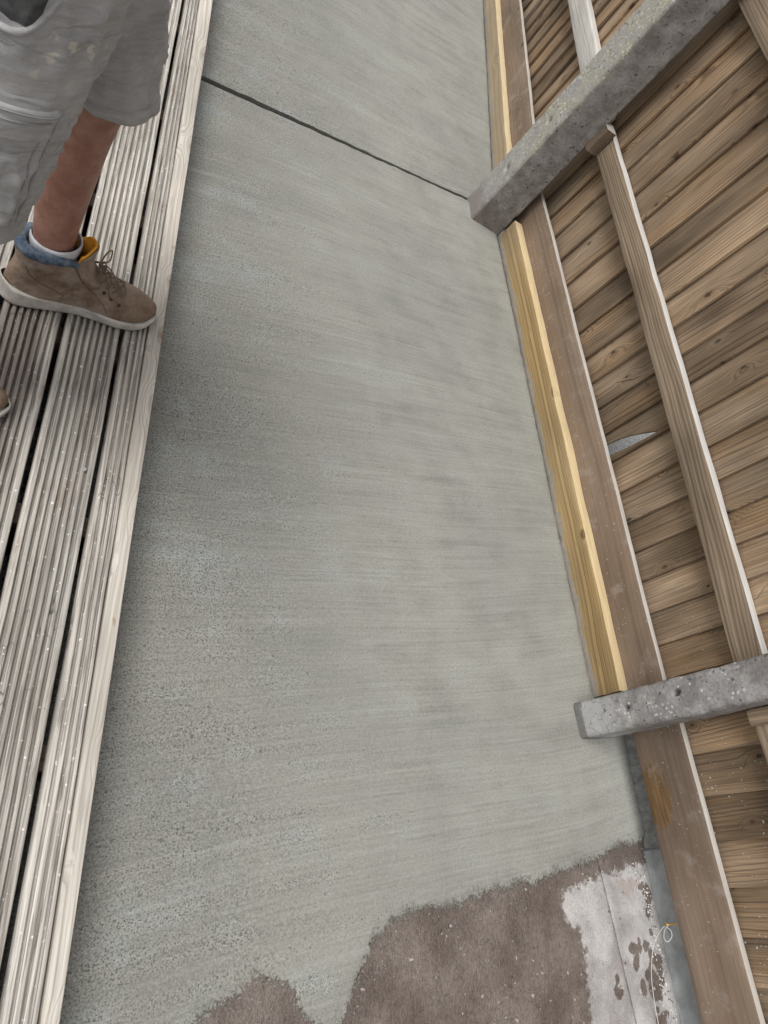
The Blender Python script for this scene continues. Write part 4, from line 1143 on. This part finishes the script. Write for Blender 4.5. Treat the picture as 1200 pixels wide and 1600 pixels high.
def make_boot(name, mirror):
    n = 36
    zs = [.024, .030, .037, .044, .050, .055, .060, .064, .0675, .0705, .073, .076, .080, .085, .091, .098, .106, .115, .124, .133, .142, .151, .158]
    def outline(z):
        f = interp(FZ, z); b = interp(BZ, z); P = []
        for k in range(n):
            th = pi * k / n; u = (1 - cos(th)) / 2; x = lerp(b, f, u); P.append((x, slice_w(x, z, 1), z))
        for k in range(n):
            th = pi * k / n; u = (1 + cos(th)) / 2; x = lerp(b, f, u); P.append((x, -slice_w(x, z, -1), z))
        return P
    rings = []
    for z in zs:
        R = outline(z)
        R2 = []
        for (x, y, zz_) in R:
            cr = 0.0016 * sin((x - 0.20) * 170 + y * 40) * exp(-((x - 0.215) / 0.03) ** 2) * sstep(0.045, 0.06, z)
            d = 0.0012 * nz((x, y, zz_), 45)
            R2.append((x, y * (1 + d * 12), zz_ + cr + d))
        rings.append(R2)
    vs, fs = loft(rings)
    fs.append(tuple(range(2 * n))[::-1])
    up = from_data(name, vs, fs, M_leather)
    ss = up.modifiers.new('sub', 'SUBSURF'); ss.levels = 1; ss.render_levels = 1
    # sole
    lay = [(0.0, 0.95, 0), (0.004, 1.05, 0), (0.012, 1.07, 0), (0.6, 1.05, 1), (0.92, 1.085, 1), (1.0, 1.05, 1), (1.0, 0.72, 1)]
    rings = []
    for (lz, wk, md_) in lay:
        R = []
        for k in range(2 * n):
            sg = 1 if k < n else -1; th = pi * (k % n) / n; u = (1 - cos(th)) / 2 if sg > 0 else (1 + cos(th)) / 2
            x = u * (BL + 0.007) - 0.004; s = max(0, min(1, u)); w = (lat(s) if sg > 0 else med(s)) * tap(s) * wk
            top = interp([(0, .060), (.06, .046), (.2, .038), (.4, .030), (.7, .026), (1, .026)], s)
            spring = 0.010 * sstep(0.78, 1.0, s) + 0.006 * sstep(0.08, 0, s)
            z = spring + (lz if not md_ else lz * (top - spring))
            R.append((x * (1 if wk > 1 else 0.99), sg * w, z + 0.0006 * nz((x, w * sg, z), 60)))
        rings.append(R)
    vs, fs = loft(rings); fs.append(tuple(range(2 * n))[::-1])
    so = from_data('sole', vs, fs, M_sole, up)
    # padded collar
    R = outline(0.156); pts_c = []
    for (x, y, z) in R:
        back = sstep(0.15, 0.06, x); pts_c.append(Vector((0.010 + x * 0.93, y * 0.90, 0.153 + 0.010 * back + 0.003 * nz((x, y, 0), 40))))
    sel = [p for p in pts_c if p.x < 0.128]
    # order from medial front round the heel to lateral front
    mid_ = sorted([p for p in sel if p.y < 0], key=lambda p: -p.x); lt = sorted([p for p in sel if p.y >= 0], key=lambda p: p.x)
    bm = bmesh.new(); tube_bm(bm, mid_ + lt, 0.0105, 12, True, lambda t: 0.55 + 0.55 * min(1, 5 * min(t, 1 - t)) + 0.06 * sin(t * 60))
    from_bm('collar', bm, M_denim, up)
    # tongue: curved leather sheet with an orange lining, standing in front of the shin
    def tongue(inset, z_hi, m, nm):
        vs, fs = [], []; na, nv = 16, 14
        for j in range(nv + 1):
            v = j / nv; z = lerp(0.100, z_hi, v); cx = interp([(0.10, 0.150), (0.13, 0.112), (0.16, 0.100), (0.20, 0.104)], z)
            for k in range(na + 1):
                a = lerp(-1.15, 1.15, k / na); r = interp([(0.10, 0.040), (0.13, 0.052), (0.16, 0.050), (0.20, 0.053)], z) - inset
                drop = 0.020 * sstep(0.45, 1.0, abs(a) / 1.15) * v
                vs.append((cx + r * cos(a), (0.036 - inset) * sin(a) / sin(1.15) * 0.92, z - drop))
        q = na + 1
        for j in range(nv):
            for k in range(na):
                a = j * q + k; fs.append((a, a + 1, a + q + 1, a + q))
        o = from_data(nm, vs, fs, m, up); md_ = o.modifiers.new('th', 'SOLIDIFY'); md_.thickness = 0.004; md_.offset = -1
        return o
    tongue(0.0, 0.192, M_leather, 'tongue'); tongue(0.0052, 0.1975, M_orange, 'tongue_lining')
    # laces across the instep, a bow and eyelets
    def ztop(x):
        for (z0, f0), (z1, f1) in zip(FZ[3:], FZ[4:]):
            if f1 <= x <= f0: return z0 + (z1 - z0) * (f0 - x) / (f0 - f1)
        return 0.158
    xs = [0.236, 0.218, 0.201, 0.186, 0.172]
    bm = bmesh.new()
    for i, x in enumerate(xs):
        zt = ztop(x)
        for sg in (1, -1):
            x2 = xs[min(i + 1, len(xs) - 1)]
            z2 = ztop(x2)
            y0 = 0.021
            tube_bm(bm, smooth_path([(x - 0.010, -sg * y0, zt - 0.002), (x, -sg * y0 * 0.75, zt + 0.007), ((x + x2) / 2 + 0.004, 0, (zt + z2) / 2 + 0.011 + 0.002 * sg), (x2 + 0.002, sg * y0 * 0.75, z2 + 0.006), (x2 - 0.010, sg * y0, z2 - 0.002)], 5), 0.0019, 6)
    bx, bz = 0.168, 0.128
    for sg in (1, -1):
        tube_bm(bm, smooth_path([(bx, 0, bz + 0.010), (bx + 0.012, sg * 0.018, bz + 0.030), (bx + 0.028, sg * 0.038, bz + 0.020), (bx + 0.030, sg * 0.036, bz - 0.008), (bx + 0.012, sg * 0.014, bz + 0.004), (bx + 0.002, 0, bz + 0.010)], 6), 0.0018, 6)
        tube_bm(bm, smooth_path([(bx, 0, bz + 0.011), (bx + 0.010, -sg * 0.012, bz + 0.010), (bx + 0.022, -sg * 0.030, bz - 0.012), (bx + 0.030, -sg * 0.036, bz - 0.035), (bx + 0.045, -sg * 0.036, bz - 0.048)], 6), 0.0017, 6)
    from_bm('lace', bm, M_lace, up)
    for sg in (1, -1):
        for x in xs:
            zt = ztop(x) - 0.006; xx = x - 0.012
            bm = bmesh.new(); p = Vector((xx, sg * slice_w(xx, zt - 0.006, sg), zt - 0.006)); nrm = Vector((0.35, sg * 0.7, 0.6)).normalized()
            tube_bm(bm, [p - nrm * 0.002, p + nrm * 0.0016], 0.0038, 10)
            from_bm('eyelet', bm, M_eyelet, up)
    # stitched seams
    for sg in (1, -1):
        for ctrl in ([(0.028, .125), (0.040, .102), (0.062, .083), (0.092, .068), (0.112, .056), (0.108, .046)], [(0.118, .148), (0.136, .112), (0.165, .082), (0.190, .062), (0.205, .040)]):
            P = [(x, sg * (slice_w(x, z, sg) + 0.0006), z) for x, z in ctrl]
            bm = bmesh.new(); tube_bm(bm, smooth_path(P, 6), 0.0011, 6); from_bm('seam', bm, M_lace, up)
    if mirror: up.scale = (1, -1, 1)
    return up
boot_l = make_boot('boot', False)
boot_l.parent = person; boot_l.location = Vector((-0.032, 1.118, DECK_Z)) - person.location; boot_l.rotation_euler = (0, 0, radians(13.5))
boot_r = make_boot('boot', True)
boot_r.parent = person; boot_r.location = Vector((-0.279, 0.778, DECK_Z)) - person.location; boot_r.rotation_euler = (0, 0, radians(10))
# socks
for A, K in ((LA, LK), (RA, RK)):
    rings = []
    for j in range(26):
        z = lerp(0.20, 0.338, j / 25); t = (z - A.z) / (K.z - A.z); c = A.lerp(K, t)
        r = interp([(0.20, .030), (0.25, .033), (0.28, .042), (0.30, .0445), (0.328, .047), (0.338, .045)], z)
        rings.append([(c.x + 0.002 + r * 1.06 * cos(a), c.y + r * sin(a) * 0.98, z + 0.006 * cos(a) * (j / 25)) for a in [2 * pi * k / 40 for k in range(40)]])
    vs, fs = loft(rings); o = child(from_data('sock', vs, fs, M_sock)); md = o.modifiers.new('th', 'SOLIDIFY'); md.thickness = 0.003
